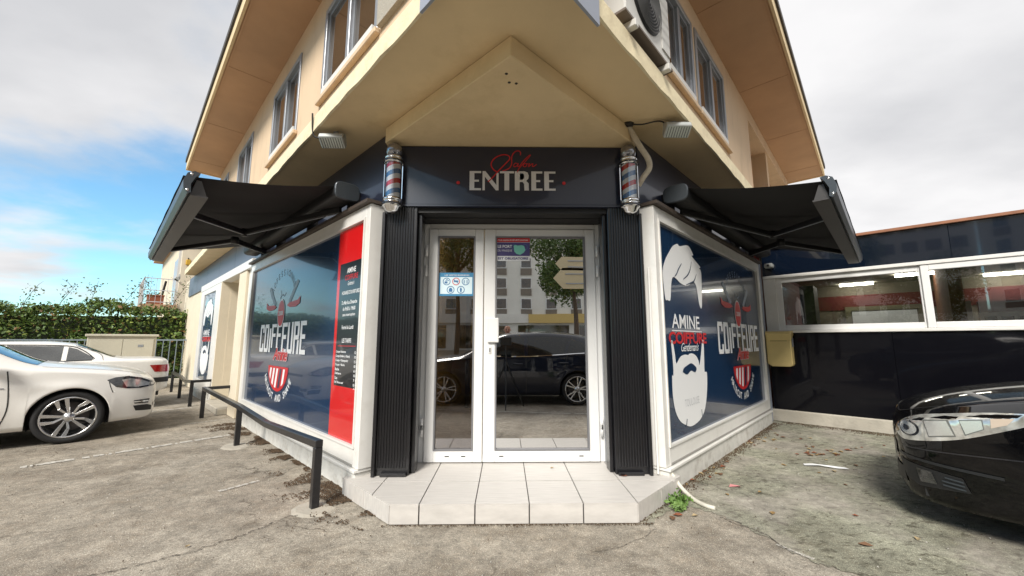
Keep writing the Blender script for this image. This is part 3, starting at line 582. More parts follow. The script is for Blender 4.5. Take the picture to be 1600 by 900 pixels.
# door
fr = MB().ring(-.872, .872, .137, 2.412, 3.79, 3.87, .052); fo = fr.build('door_frame', PVC, B, bevel=.006)
GL1 = glass('tinted_mirror_glass', (.55, .52, .55), .20); GL2 = glass('reflective_glass', (.45, .45, .45), .80, warp=.02)
def leaf(x0, x1, gx0, gx1, gm, lab):
    z0, z1 = .145, 2.352; d = MB()
    d.box(x0, gx0, 3.765, 3.83, z0, z1); d.box(gx1, x1, 3.765, 3.83, z0, z1); d.box(gx0, gx1, 3.765, 3.83, z0, .250); d.box(gx0, gx1, 3.765, 3.83, 2.278, z1)
    do = d.build('door', PVC, B, bevel=.006, label=lab)
    MB().ring(gx0, gx1, .25, 2.278, 3.758, 3.79, .012).build('glazing_bead', mat('grey_seal', (.18, .18, .19), .6), do)
    MB().box(gx0 + .002, gx1 - .002, 3.785, 3.791, .252, 2.276).build('pane', gm, do)
    return do
d1 = leaf(-.818, -.279, -.729, -.365, GL1, 'narrow white door leaf with dark glass')
d2 = leaf(-.272, .818, -.161, .721, GL2, 'wide white door leaf with mirror-like glass')
MB().box(-.235, -.128, 3.735, 3.764, 1.235, 1.47).build('handle', PVC, d2, bevel=.008)
MB().box(-.225, -.198, 3.757, 3.7645, 1.13, 1.20).build('keyhole_plate', WHITE, d2, bevel=.004)
MB().box(-.216, -.207, 3.753, 3.7569, 1.145, 1.185).build('keyhole', DARK, d2)
for dd, x in ((d1, -.838), (d2, .838)):
    for z in (.43, .49, 1.93, 2.13):
        MB().lathe([(.001, z - .055), (.014, z - .055), (.014, z + .05), (.001, z + .05)], (x, 3.757, 0), 10).build('hinge', PVC, dd)
for x in (-.62, -.47): MB().box(x, x + .04, 3.762, 3.7645, .195, .203).build('drain_slot', DARK, d1)
for x in (-.12, .62): MB().box(x, x + .04, 3.762, 3.7645, .195, .203).build('drain_slot', DARK, d2)
# salon interior
MB().box(-2.6, 2.6, 7.3, 7.4, 0, 3.1).build('interior_wall', mat('ochre_wall', (.42, .33, .12), .8), B)
MB().box(-1.15, -1.05, 3.9, 7.3, 0, 3.1).build('interior_wall', mat('ochre_wall', (.42, .33, .12), .8), B); MB().box(1.05, 1.15, 3.9, 7.3, 0, 3.1).build('interior_wall', mat('ochre_wall', (.42, .33, .12), .8), B)
MB().box(-1.2, 1.2, 3.9, 7.4, 3.0, 3.1).build('interior_ceiling', CREAML, B)
MB().box(-1.2, 1.2, 3.88, 7.4, .02, .13).build('interior_floor', TILE, B)
MB().box(-.6, .6, 5.2, 5.5, 2.96, 2.995).build('ceiling_light', mat('warm_panel_light', (1, .85, .6), .4, emit=9), B)
MB().box(-.75, -.70, 6.8, 7.2, .13, 2.2).build('interior_post', DARK, B)
MB().box(-.1, .9, 6.6, 7.2, .13, 1.1).build('reception_counter', DARK, B)
# ---------------------------------------------------------------- tiled step
ST = thing('entrance_step', 'pale tiled step with chamfered corners in front of the glass doors', 'step', (0, 3.3, 0))
stp = [(-.86, 2.87), (.86, 2.87), (1.40, 3.41), (1.06, 3.86), (-1.06, 3.86), (-1.40, 3.41)]
ins = [(-.85, 2.884), (.85, 2.884), (1.385, 3.418), (1.05, 3.86), (-1.05, 3.86), (-1.385, 3.418)]
MB().prism(ins, 0, .1265).build('core', GROUT, ST)
xs = [-1.5, -1.035, -.655, -.27, .105, .48, .86, 1.5]; ys = [2.8, 3.31, 3.9]
for i in range(7):
    for j in range(2):
        P = clip(clip(clip(clip(stp, -1, 0, -xs[i] - .004), 1, 0, xs[i + 1] - .004), 0, -1, -ys[j] - .009), 0, 1, ys[j + 1] - .009)
        if len(P) > 2: MB().prism(P, .1270, .136 + rnd.uniform(0, .0008)).build('tile', TILE, ST)
fx = [-.86, -.655, -.27, .105, .48, .86]
for i in range(5): MB().box(fx[i] + .0045, fx[i + 1] - .0045, 2.87, 2.882, .006, .1262).build('tile', TILE, ST, bevel=.0015)
for s_ in (-1, 1):
    d = Vector((s_ * S2, S2, 0)); F = frame(d, (s_ * S2, -S2, 0), (s_ * .86, 2.87, 0))
    for a, b in ((0.003, .38), (.384, .76)): MB(F).box(a, b, -.012, .0, .006, .1262).build('tile', TILE, ST, bevel=.0015)

# ================================================================ ENTRANCE SIGN
SG = thing('entrance_sign', 'navy fascia sign reading Salon ENTREE above the doors', 'sign', (0, 3.43, 2.48))
MB().box(-1.12, 1.12, 3.43, 3.465, 2.485, 3.047).build('panel', NAVY, SG, bevel=.004)
MB().box(-1.0, 1.0, 3.425, 3.468, 2.466, 2.484).build('trim', ALU, SG)
sf = lambda p: (p[0], 3.4265, p[1]); sf2 = lambda p: (p[0], 3.4235, p[1])
def slet(poly, name='letter'): MB().flat(poly, lambda p: (p[0], 3.4265, p[1])).build(name, SILVERT, SG)
zb, zt = 2.621, 2.806
def E_(x0, x1): return [(x0, zb), (x1, zb), (x1, zb + .02), (x0 + .044, zb + .02), (x0 + .044, 2.703), (x1 - .02, 2.703), (x1 - .02, 2.722), (x0 + .044, 2.722), (x0 + .044, zt - .02), (x1, zt - .02), (x1, zt), (x0, zt)]
slet(E_(-.397, -.291)); slet(E_(.172, .274)); slet(E_(.291, .396))
slet([(-.278, zb), (-.256, zb), (-.256, 2.752), (-.155, zb), (-.130, zb), (-.130, 2.79), (-.150, 2.79), (-.150, 2.672), (-.252, zt), (-.278, zt)])
slet([(-.076, zb), (-.032, zb), (-.032, zt - .02), (.012, zt - .02), (.012, zt), (-.118, zt), (-.118, zt - .02), (-.076, zt - .02)])
slet([(.020, zb), (.064, zb), (.064, 2.703), (.09, 2.703), (.105, 2.685), (.108, zb), (.149, zb), (.147, 2.69), (.125, 2.713), (.145, 2.735), (.149, 2.765), (.138, 2.795), (.11, zt), (.020, zt)])
slet([(.066, 2.724), (.09, 2.724), (.105, 2.74), (.107, 2.765), (.098, 2.785), (.066, 2.787)], 'letter_counter')
SG.children[-1].data.materials[0] = NAVY
SG.children[-1].location.y = -.001
for pts, w in (([(0.072, 2.962), (0.072, 2.99), (0.054, 3.005), (0.024, 2.997), (-0.002, 2.965), (-0.01, 2.926), (-0.01, 2.879), (-0.028, 2.839), (-0.065, 2.816), (-0.095, 2.808)], .009),
               ([(-0.227, 2.702), (-0.183, 2.745), (-0.125, 2.815), (-0.066, 2.878), (-0.028, 2.926), (-0.04, 2.957), (-0.088, 2.966), (-0.148, 2.944), (-0.188, 2.905), (-0.199, 2.862), (-0.176, 2.819), (-0.147, 2.8)], .010),
               ([(0.046, 2.879), (0.024, 2.883), (0.009, 2.863), (0.016, 2.849), (0.038, 2.857), (0.053, 2.883), (0.047, 2.852), (0.064, 2.856), (0.098, 2.903), (0.143, 2.951), (0.165, 2.963), (0.113, 2.895), (0.061, 2.836), (0.042, 2.793)], .007),
               ([(0.124, 2.88), (0.105, 2.876), (0.098, 2.856), (0.113, 2.85), (0.131, 2.864), (0.128, 2.88), (0.146, 2.876), (0.157, 2.88), (0.146, 2.85), (0.172, 2.872), (0.187, 2.88), (0.183, 2.853), (0.202, 2.858), (0.221, 2.874)], .007)):
    mb = MB(); ribbon(mb, spline(pts, 6), w, sf2); mb.build('script_letters', REDT, SG)
for x in (-.501, .473): MB().flat([(x + .016 * math.cos(k * .4488), 2.692 + .016 * math.sin(k * .4488)) for k in range(14)], sf2).build('red_dot', REDT, SG)

# ================================================================ THINGS ON THE BUILDING
def stripe_mat():
    m = bpy.data.materials.new('barber_stripes'); m.use_nodes = True; t = m.node_tree; b = t.nodes['Principled BSDF']; b.inputs['Roughness'].default_value = .15; b.inputs['Coat Weight'].default_value = .8
    tcn = t.nodes.new('ShaderNodeTexCoord'); sp = t.nodes.new('ShaderNodeSeparateXYZ'); t.links.new(tcn.outputs['Object'], sp.inputs[0])
    def mm(op, a, b_=None):
        n = t.nodes.new('ShaderNodeMath'); n.operation = op
        for i, v in enumerate((a, b_)):
            if v is None: continue
            if isinstance(v, (int, float)): n.inputs[i].default_value = v
            else: t.links.new(v, n.inputs[i])
        return n.outputs[0]
    ph = mm('FRACT', mm('ADD', mm('MULTIPLY', sp.outputs[2], 5.6), mm('MULTIPLY', sp.outputs[0], -2.4)))
    cr_ = t.nodes.new('ShaderNodeValToRGB'); cr_.color_ramp.interpolation = 'CONSTANT'; e = cr_.color_ramp.elements
    e[0].position = 0; e[0].color = (.75, .76, .78, 1); e[1].position = .25; e[1].color = (.55, .03, .04, 1)
    for p, c in ((.5, (.75, .76, .78, 1)), (.75, (.06, .17, .36, 1))): x = e.new(p); x.color = c
    t.links.new(ph, cr_.inputs[0]); t.links.new(cr_.outputs[0], b.inputs['Base Color']); return m
STRIPE = stripe_mat()
for i, (x, lab) in enumerate(((-1.075, 'chrome barber pole with red white and blue stripes left of the ENTREE sign'), (1.055, 'chrome barber pole with red white and blue stripes right of the ENTREE sign'))):
    t = thing('barber_pole', lab, 'barber pole', (x, 3.36, 2.40), 0, 'barber poles flanking the entrance sign')
    o = (x, 3.36, 0)
    ball = MB().lathe([(.001, 2.889), (0.0418, 2.892)] + [(.074 * math.cos(a), 2.959 + .078 * math.sin(a)) for a in [R(k) for k in range(-55, 90, 12)]] + [(.001, 3.037)], o, 24).build('ball_cap', mat('brushed_ball', (.30, .30, .32), .22, metal=.9), t)
    MB().lathe([(.001, 2.836), (0.0818, 2.836), (0.0837, 2.864), (0.0763, 2.869), (0.0763, 2.879), (0.0800, 2.882), (0.0744, 2.899), (.001, 2.904)], o, 24).build('top_collar', CHROME, t)
    MB().lathe([(0.0767, 2.509), (0.0767, 2.835)], o, 28).build('glass_tube', glass('clear_tube', (.95, .97, .98), .03) if 'clear_tube' not in MATS else MATS['clear_tube'], t)
    MB().lathe([(0.0632, 2.509), (0.0632, 2.835)], o, 28).build('striped_core', STRIPE, t)
    MB().lathe([(.001, 2.369), (0.0279, 2.374), (0.0558, 2.394), (0.0725, 2.426), (0.0856, 2.434), (0.0856, 2.464), (0.0800, 2.467), (0.0800, 2.479), (0.0856, 2.482), (0.0837, 2.508), (.001, 2.510)], o, 24).build('bottom_cup', CHROME, t)
    for z in (2.849, 2.450): MB().lathe([(.0935, z - .006), (.0935, z + .006)], o, 24).build('dark_band', CHROMED, t)
    for z in (2.854, 2.454): MB().box(x - .02, x + .02, 3.43 - .02, 3.431, z - .02, z + .02).build('wall_bracket', CHROME, t)
    for s_ in (-1, 1): MB().box(x + s_ * .0775 - .006, x + s_ * .0775 + .006, 3.355, 3.365, 2.509, 2.836).build('side_rod', CHROME, t)

def awning(F, lab, side, u1):
    u0 = .28; zc = 2.66
    t = thing('awning', lab, 'awning', tuple(F @ Vector(((u0 + u1) / 2, 0, zc))), math.atan2(F[1][0], F[0][0]), 'black folding arm awnings over the shop windows')
    prof = [(-.12 + .10 + .10 * math.cos(a) * 1.0, zc + .075 * math.sin(a)) for a in [R(k) for k in range(0, 360, 24)]]
    MB(F).prism_u([(.075 + .105 * math.copysign(abs(math.cos(a)) ** .6, math.cos(a)), zc + .075 * math.copysign(abs(math.sin(a)) ** .6, math.sin(a))) for a in [R(k) for k in range(0, 360, 15)]], u0, u1 + .1).build('roller_case', DARK, t, bevel=.003)
    MB(F).prism_u([(.075 + .118 * math.copysign(abs(math.cos(a)) ** .55, math.cos(a)), zc + .086 * math.copysign(abs(math.sin(a)) ** .55, math.sin(a))) for a in [R(k) for k in range(0, 360, 15)]], u0 - .03, u0 - .001).build('end_cap', CASS, t, bevel=.006)
    MB(F).bar((u0 + .05, -.04, zc - .13), (u1, -.04, zc - .13), .05, .05).build('torsion_bar', DARK, t)
    for u in (u0 + .15, u0 + 1.3, u1 - .9, u1 - .1): MB(F).box(u, u + .08, -.13, -.03, zc - .2, zc + .09).build('wall_bracket', DARK, t)
    ob, zb_ = 1.22, 2.42                                          # front bar
    # cloth, slightly sagging, with seams
    nu, no = 24, 10; vs = []; fs = []
    for i in range(nu + 1):
        for j in range(no + 1):
            a = j / no; u = u0 + .04 + (u1 - u0 - .06) * i / nu
            vs.append((u, .15 + (ob - .11) * a, zc + .05 + (zb_ + .045 - zc - .05) * a - .03 * math.sin(math.pi * a) + .006 * math.sin(u * 9)))
    for i in range(nu):
        for j in range(no): fs.append((i * (no + 1) + j, (i + 1) * (no + 1) + j, (i + 1) * (no + 1) + j + 1, i * (no + 1) + j + 1))
    MB(F).add(vs, fs, True).build('cloth', AWN, t, normals=False)
    for k in range(1, 3):
        u = u0 + (u1 - u0) * k / 3
        MB(F).add([(u + d, .15 + (ob - .11) * a, zc + .05 + (zb_ + .045 - zc - .05) * a - .03 * math.sin(math.pi * a) - .012) for a in [j / 8 for j in range(9)] for d in (-.015, .015)], [(2 * j, 2 * j + 1, 2 * j + 3, 2 * j + 2) for j in range(8)]).build('seam', AWN, t)
    # front bar, curved outside
    pr = [(ob - .055, zb_ + .075), (ob - .02, zb_ + .082), (ob + .02, zb_ + .06), (ob + .04, zb_ + .0), (ob + .035, zb_ - .06), (ob + .01, zb_ - .095), (ob - .01, zb_ - .085), (ob - .005, zb_ - .02), (ob - .03, zb_ + .04)]
    MB(F).prism_u(pr, u0, u1).build('front_bar', CASS, t)
    MB(F).box(u0 + .01, u1 - .01, ob - .115, ob - .008, zb_ - .10, zb_ - .088).build('bar_underside', CASSD, t)
    MB(F).prism_u([(ob - .11, zb_ - .087), (ob - .012, zb_ - .087), (ob - .04, zb_ + .03), (ob - .07, zb_ + .03)], u0 + .03, u1 - .03).build('bar_core', CASSD, t)
    for u in (u0 - .012, u1 + .001): MB(F).prism_u([(a * 1.0, b) for a, b in pr], u, u + .011).build('bar_end_cap', CASS, t)
    for u in (u0 - .0135,):
        for a, b in ((ob - .005, zb_ + .055), (ob + .012, zb_ - .07)): MB(F).lathe([(.001, u), (.010, u), (.010, u + .002)], (0, a, b), 8, axis='x').build('screw', CHROME, t)
    # folding arms: shoulder near the wall, elbow towards the middle, wrist on the bar
    for us, ue, uw in ((u1 - .12, u1 - .75, u1 - .12), (u0 + .3, u0 + .95, u0 + .45)):
        pass
    um = (u0 + u1) / 2
    for us, ue, uw in ((u0 + 2.95, u0 + 2.05, u0 + 2.75), (u0 + .25, u0 + 1.55, u0 + .75)):
        s_ = (us, .02, zc - .10); e_ = (ue, .56, zc - .19); w_ = (uw, ob - .10, zb_ - .05)
        MB(F).bar(s_, e_, .035, .06).build('arm', DARK, t, bevel=.006); MB(F).bar(e_, w_, .030, .05).build('forearm', DARK, t, bevel=.006)
        MB(F).bar((s_[0], s_[1], s_[2] - .034), (e_[0], e_[1], e_[2] - .034), .008, .006).build('arm_cable', ALU, t); MB(F).bar((e_[0], e_[1], e_[2] - .028), (w_[0], w_[1], w_[2] - .028), .012, .006).build('arm_cable', ALU, t)
        MB(F).lathe([(.001, e_[2] - .04), (.04, e_[2] - .04), (.04, e_[2] + .04), (.001, e_[2] + .04)], (e_[0], e_[1], 0), 12).build('elbow', DARK, t)
    return t
awning(FL, 'black folding awning over the left shop window with the price list', 1, 3.72)
awning(FR, 'black folding awning over the right shop window with the beard emblem', -1, 3.72)

def floodlight(name, lab, F, u, o, z):
    t = thing(name, lab, 'floodlight', tuple(F @ Vector((u, o, z))), math.atan2(F[1][0], F[0][0]), 'floodlights under the overhang')
    MB(F).prism_u([(o - .02, z - .13), (o + .075, z - .06), (o + .06, z - .02), (o - .01, z + .01), (o - .04, z - .09)], u - .11, u + .11).build('housing', mat('grey_metal', (.45, .47, .46), .4, metal=.4), t, bevel=.006)
    MB(F).add([(u - .10, o - .010, z - .1255), (u + .10, o - .010, z - .1255), (u + .10, o + .069, z - .0675), (u - .10, o + .069, z - .0675)], [(0, 1, 2, 3)]).build('lens', mat('lamp_lens', (.55, .60, .56), .12, coat=1), t)
    for k in range(9): MB(F).bar((u - .09 + k * .0225, o - .008, z - .128), (u - .09 + k * .0225, o + .067, z - .070), .004, .004).build('lens_rib', CASS, t)
    for k in range(7): MB(F).box(u - .09 + k * .03, u - .086 + k * .03, o - .05, o - .02, z - .06, z + .006).build('fin', ALU, t)
    MB(F).box(u - .02, u + .02, o - .05, o - .03, z, z + .08).build('bracket', ALU, t)
    return t
fl1 = floodlight('floodlight', 'small grey floodlight under the left overhang', frame((1, 0, 0), (0, -1, 0), (-1.66, 3.42, 0)), 0, 0, 3.15)
MB(FL).tube(spline([(.36, .40, 3.36), (.37, .385, 3.2), (.36, .36, 3.14), (.30, .30, 3.13), (.26, .22, 3.12)], 6), .008, 6).build('cable', CABLE, fl1)
fl2 = floodlight('floodlight', 'small grey floodlight under the right overhang beside the conduit', frame((1, 0, 0), (0, -1, 0), (1.44, 3.20, 0)), 0, 0, 3.16)
MB().tube(spline([(1.06, 3.27, 3.19), (1.15, 3.22, 3.16), (1.3, 3.20, 3.18), (1.42, 3.25, 3.15)], 6), .007, 6).build('cable', CABLE, fl2)
fl3 = floodlight('floodlight', 'far floodlight under the overhang end beside the balcony house', FL, 11.6, .25, 3.12)
mb = MB(); mb.tube(spline([(1.045, 3.30, 3.20), (1.09, 3.31, 3.12), (1.15, 3.30, 2.99), (1.22, 3.31, 2.88), (1.235, 3.33, 2.80), (1.19, 3.35, 2.73), (1.15, 3.39, 2.66)], 6), .026, 10)
CO = mb.build('conduit', mat('taped_conduit', (.52, .46, .36), .8, var=.2, vscale=14, bump=.6, bscale=30, dirt=.5), None)
tag(CO, 'taped beige conduit hanging beside the right barber pole', 'conduit')
MB().lathe([(.001, 3.199), (.055, 3.199), (.045, 3.18), (.03, 3.172), (.001, 3.17)], (1.045, 3.29, 0), 9).build('sealant', CABLE, CO)
# air conditioner
AC = thing('air_conditioner', 'white outdoor air conditioning unit on the ledge beside the upper right window', 'air conditioner', tuple(FRU @ Vector((1.5, .05, 3.36))), AU)
ACW = mat('ac_white', (.62, .61, .58), .5, var=.05, dirt=.3)
MB(FRU).box(1.02, 1.80, -.30, .03, 3.42, 4.02).build('casing', ACW, AC, bevel=.012)
for r_ in [.04 + .025 * k for k in range(10)]:
    MB(FRU).tube([(1.36 + r_ * math.cos(a) * .9, .052, 3.73 + r_ * math.sin(a) * .9) for a in [k * math.pi / 14 for k in range(29)]], .004, 4, False).build('fan_ring', mat('ac_grille', (.10, .10, .10), .5), AC)
MB(FRU).lathe([(.001, .0315), (.25, .0315), (.25, .035), (.001, .036)], (1.36, 0, 3.73), 28, 'y').build('fan_opening', DARK, AC)
for k in range(6): MB(FRU).box(1.63, 1.78, .0305, .04, 3.50 + k * .08, 3.60 + k * .08).build('louvre', ACW, AC)
for u in (1.10, 1.68):
    MB(FRU).box(u, u + .05, -.34, .06, 3.345, 3.40).build('bracket', ACW, AC, bevel=.006)
MB(FRU).box(1.0, 1.82, -.31, .04, 3.402, 3.419).build('base_tray', mat('rusty_base', (.16, .13, .11), .7), AC)
# grey panels under the corner tip
for F, u1, z0, lab in ((FLU, .80, 3.15, 'grey blue panel fixed to the left edge of the overhang tip'), (FRU, .685, 3.085, 'grey blue panel fixed to the right edge of the overhang tip')):
    p = MB(F).box(.12, u1, .004, .022, z0, 3.75).build('edge_panel', GREYP, None); tag(p, lab, 'panel', 'panels on the overhang tip')
# white hose
H = MB().tube(spline([(1.22, 3.62, .15), (1.27, 3.52, .165), (1.33, 3.44, .15), (1.37, 3.34, .07), (1.41, 3.22, .025), (1.45, 3.12, .018), (1.50, 3.07, .016)], 7), .016, 8).build('drain_hose', mat('white_hose', (.62, .60, .52), .5, dirt=.3), None)
tag(H, 'white drain hose trailing from the right column over the step edge', 'hose')
pp = MB(FR).tube([(-.11, -.06, .15), (-.11, -.06, 1.9)], .010, 6).build('wall_pipe', WHITE, None); tag(pp, 'thin white pipe clipped along the right bay beside the fluted column', 'pipe')

# notices on the door
NT = thing('mask_notice', 'purple and red notice about compulsory masks on the door glass', 'notice', (.01, 3.757, 2.04))
y0 = 3.7835
def npt(d): return lambda p: (p[0], y0 - d, p[1])
MB().box(-.155, .175, y0 - .001, y0, 2.035, 2.270).build('sheet', WHT, NT)
MB().flat([(-.155, 2.225), (.175, 2.225), (.175, 2.27), (-.155, 2.27)], npt(.002)).build('red_band', REDT, NT)
MB().flat([(-.155, 2.085), (.175, 2.085), (.175, 2.222), (-.155, 2.222)], npt(.002)).build('purple_band', mat('purple_print', (.075, .06, .20), .5), NT)
text_fit(MB(), 'POUR RAISON DE SÉCURITÉ SANITAIRE', -.14, .16, 2.238, 2.256, npt(.003), .01).build('lettering', WHT, NT)
text_fit(MB(), 'LE PORT', -.142, .0, 2.166, 2.196, npt(.003), .03).build('lettering', WHT, NT)
text_fit(MB(), 'DU MASQUE', -.142, .0, 2.125, 2.15, npt(.003), .0).build('lettering', WHT, NT)
text_fit(MB(), 'EST OBLIGATOIRE', -.14, .16, 2.048, 2.072, npt(.002), .04).build('lettering', mat('purple_print', (.075, .06, .20), .5), NT)
MB().flat([(.015, 2.19), (.035, 2.197), (.055, 2.19), (.095, 2.195), (.12, 2.185), (.133, 2.145), (.115, 2.118), (.08, 2.097), (.045, 2.105), (.022, 2.13)], npt(.003)).build('mask_symbol', mat('mint_print', (.22, .62, .50), .5), NT)
for c0 in (.02, .13):
    mb = MB(); ribbon(mb, [(c0 + .022 * math.cos(a), 2.175 + .028 * math.sin(a)) for a in [k * .4 for k in range(17)]], .004, npt(.0025)); mb.build('mask_loop', BLUET, NT)
NT2 = thing('hygiene_notice', 'blue sticker with five round pictograms on the narrow door glass', 'notice', (-.54, 3.757, 1.69))
MB().box(-.715, -.375, y0 - .001, y0, 1.685, 1.915).build('sheet', mat('blue_print', (.03, .20, .38), .5), NT2)
MB().flat([(-.70, 1.705), (-.39, 1.705), (-.39, 1.872), (-.70, 1.872)], npt(.002)).build('pale_field', mat('pale_blue_print', (.60, .74, .80), .5), NT2)
text_fit(MB(), 'LES GESTES BARRIÈRES', -.66, -.42, 1.884, 1.900, npt(.003), .0).build('lettering', WHT, NT2)
for k, (cx, cz) in enumerate(((-.64, 1.828), (-.548, 1.828), (-.455, 1.828), (-.60, 1.746), (-.50, 1.746))):
    mb = MB(); ribbon(mb, [(cx + .034 * math.cos(a), cz + .034 * math.sin(a)) for a in [j * math.pi / 10 for j in range(21)]], .007, npt(.003)); mb.build('circle', BLUET if k != 1 else REDT, NT2)
    mb = MB()
    if k == 1: mb.flat([(cx - .022, cz - .006), (cx + .022, cz - .006), (cx + .022, cz + .01), (cx - .022, cz + .01)], npt(.003)); ribbon(mb, [(cx - .024, cz + .022), (cx + .024, cz - .022)], .006, npt(.0035))
    elif k == 0: mb.flat([(cx - .02, cz - .02), (cx + .008, cz - .02), (cx + .008, cz), (cx - .02, cz)], npt(.003)); ribbon(mb, [(cx - .008, cz + .004), (cx, cz + .02), (cx + .02, cz + .006)], .009, npt(.003))
    elif k == 2:
        for d in (-.014, .014): mb.flat([(cx + d - .004, cz - .02), (cx + d + .004, cz - .02), (cx + d + .004, cz + .014), (cx + d - .004, cz + .014)], npt(.003))
    elif k == 3: mb.flat([(cx - .016, cz - .02), (cx + .016, cz - .02), (cx + .018, cz), (cx + .008, cz + .02), (cx - .01, cz + .018), (cx - .018, cz)], npt(.003))
    else: mb.flat([(cx - .006, cz - .024), (cx + .006, cz - .024), (cx + .01, cz + .004), (cx + .004, cz + .022), (cx - .004, cz + .022), (cx - .01, cz + .004)], npt(.003))
    mb.build('pictogram', BLUET, NT2)

# ================================================================ SIDE WING
WG = thing('side_wing', 'low wing clad in glossy black panels with a band of white framed windows', 'building', tuple(FW @ Vector((3.5, 0, 0))), R(-45))
mb = MB(FW); mb.box(-.1, 8.5, -.3, .03, 0, .19); mb.build('kerb', CONC, WG, bevel=.015)
for k in range(6):
    x0 = .0 + k * 1.45; MB(FW).box(x0 + .001, x0 + 1.449, -.12, 0, .192, 1.375).build('lower_panel', BLACKPAN, WG, bevel=.002)
for k in range(4):
    x0 = .0 + k * 2.1; MB(FW).box(x0 + .001, x0 + 2.099, -.12, 0, 2.305, 2.76).build('fascia_panel', BLACKFAS, WG, bevel=.002)
MB(FW).box(-.02, 8.5, -.3, .05, 2.763, 2.80).build('roof_edge', mat('terracotta_edge', (.30, .13, .07), .7, var=.2), WG)
MB(FW).box(-.02, 8.5, -6, -.3, 2.75, 2.79).build('roof', CONC, WG)
MB(FW).box(0.0, 8.4, -.10, .03, 2.255, 2.303).build('window_head', WHITE, WG, bevel=.005)
MB(FW).box(0.0, 8.4, -.10, .035, 1.378, 1.42).build('window_sill', WHITE, WG, bevel=.005)
MB(FW).box(0.0, .17, -.08, .015, 1.421, 2.254).build('jamb', WHITE, WG, bevel=.004)
WGL = glass('wing_window_glass', (.92, .93, .92), .08, ior=1.35)
for a, b in ((.192, 1.375), (2.31, 2.75)): MB(FW).box(0, 8.5, -.2, -.125, a, b).build('backing', DARK, WG)
for (a, b, o) in ((.172, 1.85, -.01), (1.80, 4.3, .015), (4.35, 6.9, -.01)):
    f = MB(FW).ring(a, b, 1.422, 2.253, o - .03, o, .075).build('window', PVC, WG, bevel=.005)
    MB(FW).box(a + .077, b - .077, o - .02, o - .014, 1.499, 2.176).build('pane', WGL, f)
REDW = mat('red_wall_paint', (.12, .012, .010), .7); GRN = mat('drab_green_wall', (.20, .175, .13), .85, var=.25, vscale=1.5); LIGHTS = ((.95, -4.7), (1.9, -3.65), (3.2, -4.8), (5.0, -3.7))
MB(FW).box(-.05, 8.4, -5.2, -5.1, 0, 2.75).build('interior_wall', GRN, WG)
MB(FW).box(-.05, 8.4, -5.095, -5.08, 2.0, 2.35).build('red_band', REDW, WG)
MB(FW).box(-.15, -.06, -5.2, -.12, 0, 2.75).build('interior_wall', REDW, WG); MB(FW).box(8.4, 8.5, -5.2, -.12, 0, 2.75).build('interior_wall', GRN, WG)
MB(FW).box(-.05, 8.4, -5.1, -.12, 2.60, 2.74).build('interior_ceiling', mat('drab_ceiling', (.26, .24, .18), .8), WG)
MB(FW).box(-.05, 8.4, -5.1, -.12, .0, .02).build('interior_floor', CONC, WG)
LIT = mat('fluorescent_tube', (1, .96, .85), .4, emit=12)
for x, y in LIGHTS:
    MB(FW).box(x - .30, x + .30, y - .05, y + .05, 2.55, 2.599).build('tube_light', LIT, WG)
MB(FW).ring(.68, 2.02, .9, 2.07, -5.079, -5.03, .10).build('interior_frame', mat('olive_frame', (.16, .15, .08), .7), WG)
MB(FW).box(2.15, 2.30, -4.2, -1.6, .02, 2.59).build('interior_partition', mat('rust_partition', (.20, .075, .03), .8, var=.3, vscale=3), WG)
MB(FW).box(2.35, 2.5, -3.2, -3.05, .02, 1.95).build('interior_door', WHT, WG)
for k, (x, w_, z) in enumerate(((5.3, .5, 1.6), (5.95, .35, 1.75), (6.5, .6, 1.55))): MB(FW).box(x, x + w_, -5.079, -5.04, z, z + .38).build('poster', (REDW, MATS['brown_board'] if 'brown_board' in MATS else DARK, WHT)[k], WG)
for k in range(5): MB(FW).box(3.75 + k * .24, 3.93 + k * .24, -2.9, -2.7, 1.751, 1.84 + (k % 3) * .05).build('shelf_item', (DARK, WHT, REDW, MATS['brass'] if 'brass' in MATS else CONC, DARK)[k], WG)
MB(FW).box(.8, 1.9, -5.07, -5.04, .9, 1.95).build('interior_window', mat('pale_daylight_board', (.75, .80, .82), .5), WG)
MB(FW).box(.35, .55, -1.4, -.9, .02, 2.2).build('interior_post', DARK, WG)
MB(FW).box(2.6, 3.4, -3.4, -3.3, 1.2, 1.95).build('interior_board', WHT, WG); MB(FW).box(2.6, 3.4, -3.29, -3.28, 1.75, 1.95).build('red_header', REDW, WG)
for k in range(4): MB(FW).box(2.65 + k * .19, 2.79 + k * .19, -3.29, -3.275, 1.50, 1.68).build('picture', DARK, WG)
MB(FW).box(3.7, 5.0, -3.0, -2.6, 0, 1.75).build('interior_cabinet', mat('beige_cabinet', (.50, .42, .30), .7), WG)
MB(FW).box(3.8, 4.3, -2.58, -2.56, 1.5, 1.85).build('interior_board', mat('brown_board', (.18, .13, .09), .7), WG)
MB(FW).box(4.3, 4.9, -2.2, -1.9, .9, 1.7).build('interior_screen', DARK, WG)
